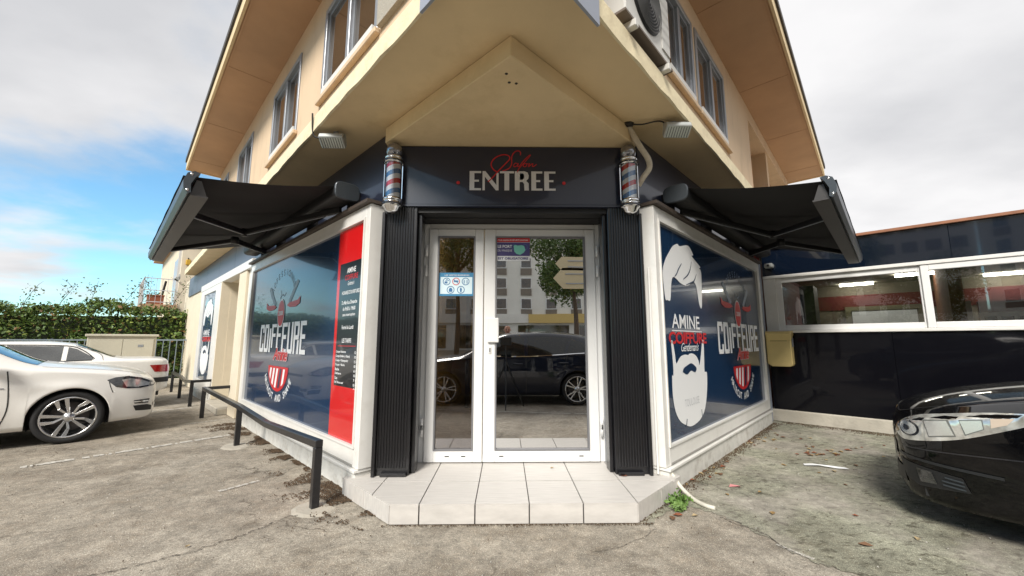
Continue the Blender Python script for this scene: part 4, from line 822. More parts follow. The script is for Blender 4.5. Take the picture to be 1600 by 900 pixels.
# letterbox
LB = thing('letterbox', 'faded yellow letterbox on the wall beside the grey pilaster', 'letterbox', tuple(FW @ Vector((.15, .1, .86))), R(-45))
LBC = thing
MB(FW).prism_o([(.0, .90), (.06, .86), (.30, .86), (.33, .89), (.33, 1.37), (.31, 1.40), (.0, 1.40)], .004, .20).build('body', YEL, LB, bevel=.012)
MB(FW).prism_u([(.0, 1.40), (.235, 1.385), (.25, 1.36), (.20, 1.25), (.20, 1.40)], .01, .34).build('hood', YEL, LB, bevel=.004)
MB(FW).box(.335, .338, .04, .16, 1.16, 1.30).build('plate', mat('grey_label', (.30, .30, .32), .5), LB)
MB(FW).box(.06, .28, .195, .2025, 1.25, 1.29).build('slot', DARK, LB)
cl = thing('camera_bracket', 'small grey camera under the right awning corner', 'camera', tuple(FW @ Vector((.1, .1, 2.45)))); MB(FW).box(.05, .17, .0, .12, 2.43, 2.50).build('housing', mat('grey_metal', (.45, .47, .46), .4), cl, bevel=.012); MB(FW).lathe([(.001, .121), (.02, .121), (.02, .135), (.001, .136)], (.11, 0, 2.465), 10, 'y').build('lens', DARK, cl)

# ================================================================ RAILINGS
def railing(us, o, lab, ends):
    t = thing('railing', lab, 'railing', tuple(FL @ Vector((us[0], o, 0))), R(135), 'low black railings along the left wall')
    h = .50
    w = .055
    for u in us: MB(FL).box(u - w / 2, u + w / 2, o - w / 2, o + w / 2, 0, h - w).build('post', RAILB, t, bevel=.004)
    if len(us) == 3: pts = [(us[0] - w / 2, h), ((us[0] + us[1]) / 2 + .1, h - .05), (us[1], h - .012), (us[2] + w / 2, h)]
    else: pts = [(us[0] - w / 2, h), (us[-1] + w / 2, h)]
    mb = MB(FL); vs = []; n = len(pts)
    for u, z in pts: vs += [(u, o - w / 2, z - w), (u, o + w / 2, z - w), (u, o + w / 2, z), (u, o - w / 2, z)]
    mb.add(vs, [(0, 1, 2, 3), tuple(4 * (n - 1) + k for k in (3, 2, 1, 0))] + [(4 * i + k, 4 * i + (k + 1) % 4, 4 * i + 4 + (k + 1) % 4, 4 * i + 4 + k) for i in range(n - 1) for k in range(4)])
    mb.build('rail', RAILB, t, bevel=.004)
    if ends:
        for u, d in ends: MB(FL).bar((u, o - w / 2, h - w / 2), (u + d, -.02, h - w / 2), w * .9, w * .9).build('return_rail', RAILB, t, bevel=.004)
    return t
railing([-.10, 2.43, 4.92], .33, 'dented black square tube railing nearest the entrance step', [(4.92, .0)])
railing([6.5, 8.1, 9.6], .30, 'far black square tube railing in front of the second shop window', [(6.5, .0)])
for u, r_ in ((-.10, .15), (2.43, .16)):
    n = 12; c = [(u + (r_ + rnd.uniform(-.03, .03)) * math.cos(k * 2 * math.pi / n), .33 + (r_ + rnd.uniform(-.03, .03)) * .7 * math.sin(k * 2 * math.pi / n)) for k in range(n)]
    struct(MB(FL).add([(x, y, .012) for x, y in c] + [(x * 1.0 + (x - u) * .25, y + (y - .33) * .25, .001) for x, y in c], [tuple(range(n))] + [(k, n + k, n + (k + 1) % n, (k + 1) % n) for k in range(n)]).build('concrete_footing', CONC))

# ================================================================ CARS
def table(tab):
    tab = sorted(tab); xs = [t[0] for t in tab]; ys = [t[1] for t in tab]; n = len(xs)
    d = [(ys[i + 1] - ys[i]) / (xs[i + 1] - xs[i]) for i in range(n - 1)]; m = [0.0] * n
    m[0] = d[0]; m[-1] = d[-1]
    for i in range(1, n - 1): m[i] = 0 if d[i - 1] * d[i] <= 0 else 2 * d[i - 1] * d[i] / (d[i - 1] + d[i])
    def f(x):
        if x <= xs[0]: return ys[0]
        if x >= xs[-1]: return ys[-1]
        i = 0
        while xs[i + 1] < x: i += 1
        h = xs[i + 1] - xs[i]; t = (x - xs[i]) / h
        return ys[i] * (1 + 2 * t) * (1 - t) ** 2 + h * m[i] * t * (1 - t) ** 2 + ys[i + 1] * t * t * (3 - 2 * t) + h * m[i + 1] * t * t * (t - 1)
    return f
class CarShape:
    def __init__(s, D):
        s.D = D; T = {k: table(v) for k, v in D['tab'].items()}; s.T = T
        xf, xr = D['xf'], D['xr']; ra = D['ra']; zc = D['rw']
        xs = set()
        n = 84
        for i in range(n + 1): xs.add(round(xr + (xf - xr) * i / n, 4))
        for e in (.004, .012, .025, .045, .07, .10, .14): xs.add(xf - e); xs.add(xr + e)
        for xa in D['axles']:
            for k in range(0, 19): xs.add(round(xa + ra * math.cos(math.pi * k / 18) * .9999, 4))
            xs.add(xa + ra + .001); xs.add(xa - ra - .001)
        for x in D.get('extra', ()): xs.add(x)
        xs = sorted(xs); s.xs = xs
        vs = []; fs = []; K = None
        for x in xs:
            half = s.section(x); K = len(half)
            vs += [(x, y, z) for y, z in half] + [(x, -y, z) for y, z in reversed(half[:-1])]
        m = 2 * K - 1
        for i in range(len(xs) - 1):
            for k in range(m - 1): fs.append((i * m + k, (i + 1) * m + k, (i + 1) * m + k + 1, i * m + k + 1))
        fs.append(tuple(range(m))); fs.append(tuple((len(xs) - 1) * m + k for k in range(m - 1, -1, -1)))
        s.v, s.f = vs, fs
        s.bvh = BVHTree.FromPolygons([Vector(v) for v in vs], fs)
    def section(s, x):
        T, D = s.T, s.D; W, zb, zs, Wt, ze, zt = (T[k](x) for k in ('W', 'zb', 'zs', 'Wt', 'ze', 'zt'))
        for xa in D['axles']:
            if abs(x - xa) < D['ra']: zb = max(zb, D['rw'] + math.sqrt(D['ra'] ** 2 - (x - xa) ** 2))
        zs = max(zs, zb + .03); ze = max(ze, zs + .004); zt = max(zt, ze + .002)
        def g(z):
            y = W * (1 - (.07 * ((.58 - z) / .38) ** 2 if z < .58 else .030 * ((z - .58) / .36) ** 2))
            # body side crease
            y += .010 * math.exp(-((z - D.get('crease', .72)) / .05) ** 2) * min(1, max(0, (D['xf'] - .5 - x) * 3)) * min(1, max(0, (x - D['xr'] - .3) * 3))
            for xa in D['axles']:                    # flare round the arches
                r_ = math.hypot(x - xa, z - D['rw']); y += .014 * math.exp(-((r_ - D['ra']) / .07) ** 2)
            return y
        out = [(g(zb) - .03, zb)]
        n1 = 12
        for i in range(n1 + 1): z = zb + (zs - zb) * i / n1; out.append((g(z), z))
        ys = out[-1][0]; Wt = min(Wt, ys - .012)
        n2 = 8
        for i in range(1, n2 + 1):
            t = i / n2; out.append((ys + (Wt - ys) * t + .016 * math.sin(math.pi * t) * min(1, (ze - zs) / .2), zs + (ze - zs) * t))
        n3 = 8
        for i in range(1, n3 + 1):
            t = i / n3; out.append((Wt * (1 - t), ze + (zt - ze) * (1 - (1 - t) ** 2.2)))
        return out
    def hit(s, o, d):
        l, nrm, i, dist = s.bvh.ray_cast(Vector(o), Vector(d)); return (l, nrm) if l is not None else (None, None)
def mapper(kind, side=1):
    if kind == 'side': return lambda p: ((p[0], side * 3, p[1]), (0, -side, 0))
    if kind == 'front': return lambda p: ((5, p[0], p[1]), (-1, 0, 0))
    if kind == 'rear': return lambda p: ((-5, p[0], p[1]), (1, 0, 0))
    if kind == 'top': return lambda p: ((p[0], p[1], 4), (0, 0, -1))
    if kind == 'diag': return lambda p: ((4 + (p[0] * .76 + .83) * S2, side * (4 - (p[0] * .76 + .83) * S2), p[1]), (-S2, -side * S2, 0))   # p[0]>0 towards the nose centre
    if kind == 'rdiag': return lambda p: ((-4 - p[0] * S2, side * (4 - p[0] * S2), p[1]), (S2, -side * S2, 0))
def patch(cs, poly, kind, side, off=.004, res=.035, flip=None):
    mp_ = mapper(kind, side); P = []
    for i in range(len(poly)):
        a, b = poly[i], poly[(i + 1) % len(poly)]; n = max(1, int(math.hypot(b[0] - a[0], b[1] - a[1]) / res))
        for k in range(n): P.append((a[0] + (b[0] - a[0]) * k / n, a[1] + (b[1] - a[1]) * k / n))
    nb = len(P); x0, x1 = min(p[0] for p in P), max(p[0] for p in P); y0, y1 = min(p[1] for p in P), max(p[1] for p in P)
    inner = []
    nx = int((x1 - x0) / res); ny = int((y1 - y0) / res)
    for i in range(1, nx):
        for j in range(1, ny):
            q = (x0 + i * res, y0 + j * res)
            if inpoly(q, poly): inner.append(q)
    r_ = delaunay_2d_cdt([Vector(p) for p in P + inner], [(i, (i + 1) % nb) for i in range(nb)], [list(range(nb))], 1, 1e-4)
    vv, ff = r_[0], r_[2]; out = []; ok = []
    for p in vv:
        o, d = mp_((p[0], p[1])); l, nr = cs.hit(o, d)
        if l is None: out.append((0, 0, 0)); ok.append(False)
        else:
            if nr.dot(Vector(d)) > 0: nr = -nr
            out.append(tuple(l + nr * off)); ok.append(True)
    return out, [tuple(f) for f in ff if all(ok[i] for i in f)]
def strip(cs, pts, w, kind, side, off=.003, k=5):
    mp_ = mapper(kind, side); sp = spline(pts, k) if len(pts) > 2 else [tuple(pts[0][d] + (pts[1][d] - pts[0][d]) * t / 10 for d in range(2)) for t in range(11)]
    L = len(sp); A = []; Bq = []; okk = True
    for i, p in enumerate(sp):
        a = sp[max(i - 1, 0)]; b = sp[min(i + 1, L - 1)]; dx_, dy_ = b[0] - a[0], b[1] - a[1]; l = math.hypot(dx_, dy_) or 1
        for s_, lst in ((1, A), (-1, Bq)):
            o, d = mp_((p[0] - s_ * dy_ / l * w / 2, p[1] + s_ * dx_ / l * w / 2)); h, nr = cs.hit(o, d)
            if h is None: lst.append(None)
            else:
                if nr.dot(Vector(d)) > 0: nr = -nr
                lst.append(tuple(h + nr * off))
    vs = []; fs = []
    for i in range(L - 1):
        q = (A[i], A[i + 1], Bq[i + 1], Bq[i])
        if all(x is not None for x in q): b = len(vs); vs += list(q); fs.append((b, b + 1, b + 2, b + 3))
    return vs, fs
RIMS = mat('machined_alloy', (.62, .62, .63), .22, metal=.9); RIMD = mat('dark_alloy', (.02, .02, .022), .35, metal=.5); DISC = mat('brake_disc', (.10, .09, .085), .5, metal=.7)
def wheel(car, F, x, side, yo, rw, style, rim_r):
    G = F @ Matrix.Translation((x, side * yo, rw)); s_ = side
    def lt(prof, n=40): return MB(G).lathe([(r_, s_ * h) for r_, h in prof], (0, 0, 0), n, 'y')
    w = lt([(rim_r, -.20), (rw * .93, -.20), (rw - .006, -.175), (rw, -.14), (rw, -.05), (rw - .006, -.022), (rw * .95, -.004), (rim_r + .03, .004), (rim_r + .004, -.004), (rim_r, -.012)], 48).build('wheel', RUBBER, car)
    lt([(rim_r + .002, -.008), (rim_r - .006, .0), (rim_r - .016, -.004), (rim_r - .022, -.06), (rim_r - .03, -.15), (.05, -.15)], 40).build('rim', RIMS, w)
    lt([(.001, -.10), (rim_r * .72, -.10), (rim_r * .72, -.09), (.001, -.09)], 28).build('brake_disc', DISC, w)
    lt([(.001, -.149), (rim_r - .02, -.149)], 28).build('rim_back', DARK, w)
    mb = MB(G); md = MB(G)
    R1 = rim_r - .012
    def blade(a0, r0, a1, r1, w0, w1, t0=-.018, t1=-.004, M=mb):
        p0 = Vector((math.cos(a0) * r0, 0, math.sin(a0) * r0)); p1 = Vector((math.cos(a1) * r1, 0, math.sin(a1) * r1)); d = (p1 - p0).normalized(); q = Vector((-d.z, 0, d.x))
        vs = []
        for p, ww, t_ in ((p0, w0, t0), (p1, w1, t1)):
            for e, yy in ((-1, t_), (1, t_), (1.15, t_ - .04), (-1.15, t_ - .04)): v = p + q * ww * e / 2; vs.append((v.x, s_ * yy, v.z))
        M.add(vs, [(0, 1, 2, 3), (7, 6, 5, 4), (0, 4, 5, 1), (1, 5, 6, 2), (2, 6, 7, 3), (3, 7, 4, 0)])
    for k in range(5):
        a = math.pi / 2 + k * 2 * math.pi / 5 + .18
        if style == 'twin':
            blade(a - .10, .045, a - .02, R1, .024, .040); blade(a + .30, .050, a + .52, R1 * .60, .020, .026); blade(a + .52, R1 * .58, a + .36, R1, .026, .044)
            blade(a - .02, .04, a + .30, R1 * .99, .022, .014, -.05, -.045, md)
        else:
            blade(a - .12, .04, a - .16, R1, .022, .022); blade(a + .12, .04, a + .20, R1, .020, .022)
    mb.build('spoke', RIMS, w, bevel=.002); md.build('spoke', RIMD, w)
    lt([(.001, .0), (.028, -.002), (.034, -.010), (.055, -.016), (.06, -.05)], 20).build('hub_cap', RIMS, w)
    return w
def car(name, lab, shape, F, paint, D, group=None):
    rz = math.atan2(F[1][0], F[0][0]); t = thing(name, lab, 'car', (F[0][3], F[1][3], 0), rz, group)
    cs = shape
    MB(F).add(cs.v, cs.f, True).build('body', paint, t, normals=False)
    def part(nm, vf, m, par=t, smooth=True):
        if vf[1]: return MB(F).add(vf[0], vf[1], smooth).build(nm, m, par, normals=False)
    xf, xr = D['xf'], D['xr']
    # floor pan and wheel housings
    W = D['halfw']
    MB(F).box(xr + .25, xf - .25, -W + .30, W - .30, .17, .62).build('floor_pan', DARK, t)
    MB(F).box(D['axles'][1] + D['ra'] + .03, D['axles'][0] - D['ra'] - .03, -W + .08, W - .08, .19, .40).build('sill', DARK, t)
    MB(F).box(D['axles'][0] + D['ra'] + .02, xf - .12, -W + .22, W - .22, .21, .36).build('front_tray', DARK, t); MB(F).box(xr + .12, D['axles'][1] - D['ra'] - .02, -W + .22, W - .22, .22, .36).build('rear_tray', DARK, t)
    for xa in D['axles']:
        for s_ in (-1, 1):
            h = D['ra'] - .004; yi, yo = s_ * (W - .32), s_ * (W - .035)
            mb = MB(F); vs = []; n = 16
            for k in range(n + 1):
                a = math.pi * (-.12 + 1.24 * k / n); vs += [(xa + h * math.cos(a), yi, D['rw'] + h * math.sin(a)), (xa + h * math.cos(a), yo, D['rw'] + h * math.sin(a))]
            mb.add(vs, [(2 * k, 2 * k + 1, 2 * k + 3, 2 * k + 2) for k in range(n)], True); mb.build('wheel_housing', DARK, t, normals=False)
            wheel(t, F, xa, s_, W - .022, D['rw'], D['wheel'], D['rim'])
    for s_ in (-1, 1):
        for nm, poly, kind, m, off in D['patches']:
            P = poly if kind != 'top' and kind != 'front' and kind != 'rear' else [(a, b * s_) for a, b in poly] if kind == 'top' else [(a * s_, b) for a, b in poly]
            part(nm, patch(cs, P, kind, s_, off), m)
        for nm, pts, w, kind, m, off in D['strips']:
            P = pts if kind in ('side', 'diag', 'rdiag') else [(a, b * s_) for a, b in pts] if kind == 'top' else [(a * s_, b) for a, b in pts]
            part(nm, strip(cs, P, w, kind, s_, off), m)
        for (x, z) in D.get('handles', ()):
            h, nr = cs.hit((x, s_ * 3, z), (0, -s_, 0))
            if h: MB(F).box(x - .10, x + .10, min(h.y - s_ * .01, h.y + s_ * .035), max(h.y - s_ * .01, h.y + s_ * .035), z - .014, z + .014).build('door_handle', paint, t, bevel=.01)
        if D.get('mirror'):
            x, z = D['mirror']; y = s_ * (W + .02)
            mb = MB(F); mb.prism_u([(y - s_ * .02, z - .05), (y + s_ * .12, z - .06), (y + s_ * .15, z), (y + s_ * .12, z + .06), (y, z + .05)], x - .05, x + .09); mb.build('wing_mirror', paint, t, bevel=.02)
    for nm, poly, kind, m, off in D['single']: part(nm, patch(cs, poly, kind, 1, off, .05), m)
    return t

WPAINT = mat('white_car_paint', (.76, .745, .71), .3, coat=.55, spec=.3, dirt=.12, dirtcol=(.55, .50, .43), dscale=2)
BPAINT = mat('black_car_paint', (.002, .002, .0025), .45, coat=.75, spec=0.02)
NPAINT = mat('dark_blue_car_paint', (.006, .009, .020), .4, coat=1.0, spec=.1)
LAMP = mat('headlamp_glass', (.70, .70, .66), .10, metal=.5, coat=1.0, var=.3, vscale=12, col2=(.34, .33, .30))
LAMPD = mat('dark_headlamp_glass', (.06, .06, .06), .05, metal=.3, coat=1.0, var=.8, vscale=14, col2=(.01, .01, .012))
LAMPG = mat('lamp_bezel', (.22, .22, .21), .25, metal=.5)
SEAM = mat('panel_gap', (.03, .03, .03), .6)
# ---- compact hatchback
HB = dict(xf=2.13, xr=-2.13, halfw=.90, axles=(1.33, -1.29), ra=.352, rw=.315, rim=.245, wheel='twin', crease=.70, tab=dict(
    W=[(2.13, .58), (2.115, .67), (2.08, .74), (2.0, .80), (1.85, .845), (1.6, .875), (1.2, .89), (0, .90), (-1.3, .895), (-1.75, .86), (-1.95, .80), (-2.08, .70), (-2.13, .60)],
    zb=[(2.13, .33), (2.10, .25), (2.0, .21), (1.5, .20), (0, .20), (-1.5, .22), (-2.0, .28), (-2.13, .36)],
    zs=[(2.13, .62), (2.10, .685), (2.0, .745), (1.8, .80), (1.4, .855), (1.0, .895), (.6, .915), (0, .94), (-1.2, .975), (-1.7, .99), (-1.95, .97), (-2.05, .92), (-2.13, .80)],
    Wt=[(2.13, .44), (2.05, .54), (1.9, .66), (1.5, .74), (1.05, .76), (.9, .745), (.6, .69), (.25, .61), (0, .575), (-.6, .57), (-1.3, .56), (-1.7, .55), (-1.9, .60), (-2.0, .66), (-2.13, .54)],
    ze=[(2.13, .64), (2.08, .72), (2.0, .77), (1.8, .835), (1.4, .895), (1.05, .935), (.9, .985), (.6, 1.15), (.25, 1.33), (0, 1.385), (-.6, 1.40), (-1.2, 1.37), (-1.6, 1.30), (-1.85, 1.17), (-1.97, 1.0), (-2.05, .94), (-2.13, .82)],
    zt=[(2.13, .66), (2.10, .725), (2.0, .80), (1.8, .87), (1.4, .935), (1.05, .975), (.92, 1.02), (.6, 1.20), (.25, 1.385), (0, 1.435), (-.6, 1.452), (-1.2, 1.425), (-1.6, 1.36), (-1.85, 1.23), (-1.97, 1.04), (-2.05, .96), (-2.13, .84)]),
    mirror=(.62, 1.0), handles=((-.12, .80), (-1.02, .82)),
    patches=[
        ('side_window', [(.66, .965), (.15, .955), (-.25, .96), (-.25, 1.335), (.02, 1.335), (.25, 1.27)], 'side', CARGLASS, .004),
        ('side_window', [(-.32, .962), (-1.02, .985), (-1.16, 1.31), (-.8, 1.335), (-.32, 1.338)], 'side', CARGLASS, .004),
        ('quarter_window', [(-1.08, .99), (-1.42, 1.02), (-1.52, 1.10), (-1.45, 1.22), (-1.22, 1.30)], 'side', CARGLASS, .004),
        ('headlight', [(1.62, .745), (1.70, .775), (1.82, .785), (1.95, .755), (2.06, .70), (2.10, .665), (2.085, .635), (1.95, .615), (1.82, .622), (1.71, .65)], 'side', LAMPD, .004),
        ('headlight_lens', [(1.76, .738), (1.84, .752), (1.96, .72), (2.05, .675), (2.03, .648), (1.92, .634), (1.81, .645)], 'side', LAMP, .006),
        ('fog_lamp', [(.46, .35), (.68, .355), (.70, .40), (.46, .40)], 'front', LAMPD, .006),
        ('fog_lamp', [(1.90, .455), (2.06, .462), (2.05, .40), (1.91, .41)], 'side', LAMPD, .005),
        ('bumper_intake', [(1.90, .385), (2.04, .385), (2.09, .36), (2.09, .30), (1.93, .315)], 'side', DARK, .004),
        ('tail_light', [(-1.78, .97), (-2.02, .93), (-2.04, .80), (-1.82, .82)], 'side', TAIL, .005),
        ],
    strips=[('door_gap', [(.78, .22), (.84, .45), (.83, .70), (.80, .90)], .012, 'side', SEAM, .002), ('door_gap', [(-.28, .22), (-.28, .96)], .012, 'side', SEAM, .002), ('door_gap', [(-1.10, .97), (-1.05, .75), (-1.02, .62)], .012, 'side', SEAM, .002),
            ('bonnet_gap', [(1.05, .755), (1.5, .735), (1.85, .665), (2.0, .56)], .010, 'top', SEAM, .003),
            ('trim_line', [(.62, .955), (-.3, .95), (-1.45, 1.01)], .014, 'side', CHROME, .006),
            ('crease_trim', [(.80, .705), (.66, .705), (.50, .70)], .012, 'side', CHROME, .006),
            ('bumper_gap', [(1.69, .58), (1.66, .66), (1.64, .74)], .008, 'side', SEAM, .002), ('fog_trim', [(1.90, .435), (2.05, .432)], .012, 'side', CHROME, .008)],
    single=[('windscreen', [(1.0, -.68), (.9, -.70), (.30, -.57), (.26, -.3), (.25, 0), (.26, .3), (.30, .57), (.9, .70), (1.0, .68), (1.03, 0)], 'top', CARGLASS, .004),
            ('rear_window', [(-.50, 1.05), (.50, 1.05), (.44, 1.28), (-.44, 1.28)], 'rear', CARGLASS, .004),
            ('grille', [(-.52, .60), (.52, .60), (.54, .64), (-.54, .64)], 'front', DARK, .006), ('intake', [(-.40, .33), (.40, .33), (.44, .42), (-.44, .42)], 'front', DARK, .006)])
hb = CarShape(HB)
def carF(P, head): h = Vector(head).normalized(); return frame((h.x, h.y, 0), (-h.y, h.x, 0), P)
g1 = FL @ Vector((4.95, .97 + 2.13, 0)); GF = carF((g1.x, g1.y, 0), (S2, S2, 0))
car('parked_car', 'white hatchback with dark twin spoke alloy wheels parked nose to the wall', hb, GF, WPAINT, HB)
# dark hatchback behind the viewer, seen in the door glass
DF = carF((0.06, -1.12, 0), (-1, 0, 0))
HB2 = dict(HB); HB2['wheel'] = 'plain'
car('parked_car', 'dark hatchback parked across the forecourt, mirrored in the door glass', hb, DF, NPAINT, HB2)
# ---- older saloon
SD = dict(xf=2.28, xr=-2.28, halfw=.88, axles=(1.30, -1.38), ra=.335, rw=.305, rim=.20, wheel='plain', crease=.64, tab=dict(
    W=[(2.28, .50), (2.24, .66), (2.1, .78), (1.8, .85), (1.2, .875), (0, .88), (-1.4, .875), (-1.9, .84), (-2.15, .78), (-2.24, .70), (-2.28, .62)],
    zb=[(2.28, .34), (2.1, .22), (0, .20), (-1.6, .24), (-2.1, .30), (-2.28, .36)],
    zs=[(2.28, .56), (2.15, .68), (1.8, .76), (1.2, .82), (.9, .85), (0, .875), (-1.2, .895), (-1.8, .905), (-2.15, .90), (-2.24, .86), (-2.28, .72)],
    Wt=[(2.28, .40), (2.1, .60), (1.5, .70), (1.05, .71), (.8, .67), (.3, .58), (0, .555), (-.8, .55), (-1.05, .56), (-1.4, .66), (-1.6, .71), (-2.0, .72), (-2.2, .66), (-2.28, .56)],
    ze=[(2.28, .58), (2.15, .69), (1.8, .78), (1.2, .86), (1.0, .90), (.6, 1.10), (.25, 1.28), (0, 1.325), (-.6, 1.335), (-.95, 1.29), (-1.25, 1.12), (-1.5, .975), (-1.65, .945), (-2.0, .935), (-2.2, .915), (-2.25, .87), (-2.28, .74)],
    zt=[(2.28, .60), (2.15, .70), (1.8, .81), (1.2, .90), (1.0, .935), (.6, 1.14), (.25, 1.325), (0, 1.37), (-.6, 1.38), (-.95, 1.335), (-1.25, 1.165), (-1.5, 1.01), (-1.65, .965), (-2.0, .955), (-2.2, .935), (-2.25, .885), (-2.28, .76)]),
    mirror=(.75, .96), handles=((-.05, .78), (-.98, .79)),
    patches=[('side_window', [(.72, .90), (-.18, .905), (-.18, 1.27), (.10, 1.27), (.28, 1.215)], 'side', CARGLASS, .004),
             ('side_window', [(-.25, .905), (-.86, .915), (-.86, 1.255), (-.25, 1.275)], 'side', CARGLASS, .004),
             ('quarter_window', [(-.92, .918), (-1.24, .94), (-1.22, 1.0), (-1.02, 1.19), (-.92, 1.235)], 'side', CARGLASS, .004),
             ('tail_light', [(-1.98, .80), (-2.24, .80), (-2.25, .66), (-2.06, .67)], 'side', TAIL, .006), ('tail_light', [(.36, .68), (.68, .66), (.70, .80), (.40, .80)], 'rear', TAIL, .006),
             ('bumper_strip', [(-1.80, .56), (-2.26, .565), (-2.27, .47), (-1.82, .48)], 'side', DARK, .010),
             ('side_moulding', [(.95, .52), (-1.0, .52), (-1.0, .46), (.95, .46)], 'side', WPAINT, .012),
             ('headlight', [(1.95, .68), (2.18, .62), (2.22, .54), (2.0, .56)], 'side', LAMP, .005)],
    strips=[('door_gap', [(.92, .22), (.96, .5), (.90, .86)], .010, 'side', SEAM, .002), ('door_gap', [(-.21, .22), (-.21, .9)], .010, 'side', SEAM, .002), ('door_gap', [(-.90, .9), (-.98, .70), (-1.0, .6)], .010, 'side', SEAM, .002),
            ('boot_gap', [(-1.62, .66), (-1.9, .675), (-2.2, .62)], .010, 'top', SEAM, .003), ('pillar_line', [(-1.00, 1.27), (-1.30, 1.08), (-1.36, .92)], .008, 'side', SEAM, .002), ('window_trim', [(.72, .892), (-.2, .897), (-1.22, .93)], .014, 'side', DARK, .005), ('window_trim', [(.28, 1.228), (.10, 1.285), (-.3, 1.29), (-.9, 1.262), (-1.1, 1.15), (-1.25, .96)], .014, 'side', DARK, .005)],
    single=[('windscreen', [(1.05, -.62), (.32, -.53), (.28, 0), (.32, .53), (1.05, .62), (1.08, 0)], 'top', CARGLASS, .004),
            ('rear_window', [(-1.02, -.50), (-1.50, -.60), (-1.52, 0), (-1.50, .60), (-1.02, .50), (-1.0, 0)], 'top', CARGLASS, .004), ('bumper_strip', [(-.70, .47), (.70, .47), (.70, .565), (-.70, .565)], 'rear', DARK, .010)])
lw_ = lambda z: z if z < .88 else .88 + (z - .88) * .74
for k in ('ze', 'zt', 'zs'): SD['tab'][k] = [(a, lw_(b)) for a, b in SD['tab'][k]]
SGL = mat('saloon_window_glass', (.05, .052, .05), .05, coat=1.0, spec=.8, var=.5, vscale=3)
SD['patches'] = [(n_, [(a, lw_(b)) for a, b in P] if kd == 'side' else P, kd, SGL if m_ is CARGLASS else m_, o_) for n_, P, kd, m_, o_ in SD['patches']]
SD['strips'] = [(n_, [(a, lw_(b)) for a, b in P] if kd == 'side' else P, w_, kd, m_, o_) for n_, P, w_, kd, m_, o_ in SD['strips']]
sdn = CarShape(SD)
g2 = FL @ Vector((7.62, .62 + 2.28, 0))
car('parked_car', 'older white saloon with red tail lamps parked tail to the wall', sdn, carF((g2.x, g2.y, 0), (-S2, -S2, 0)), WPAINT, SD)
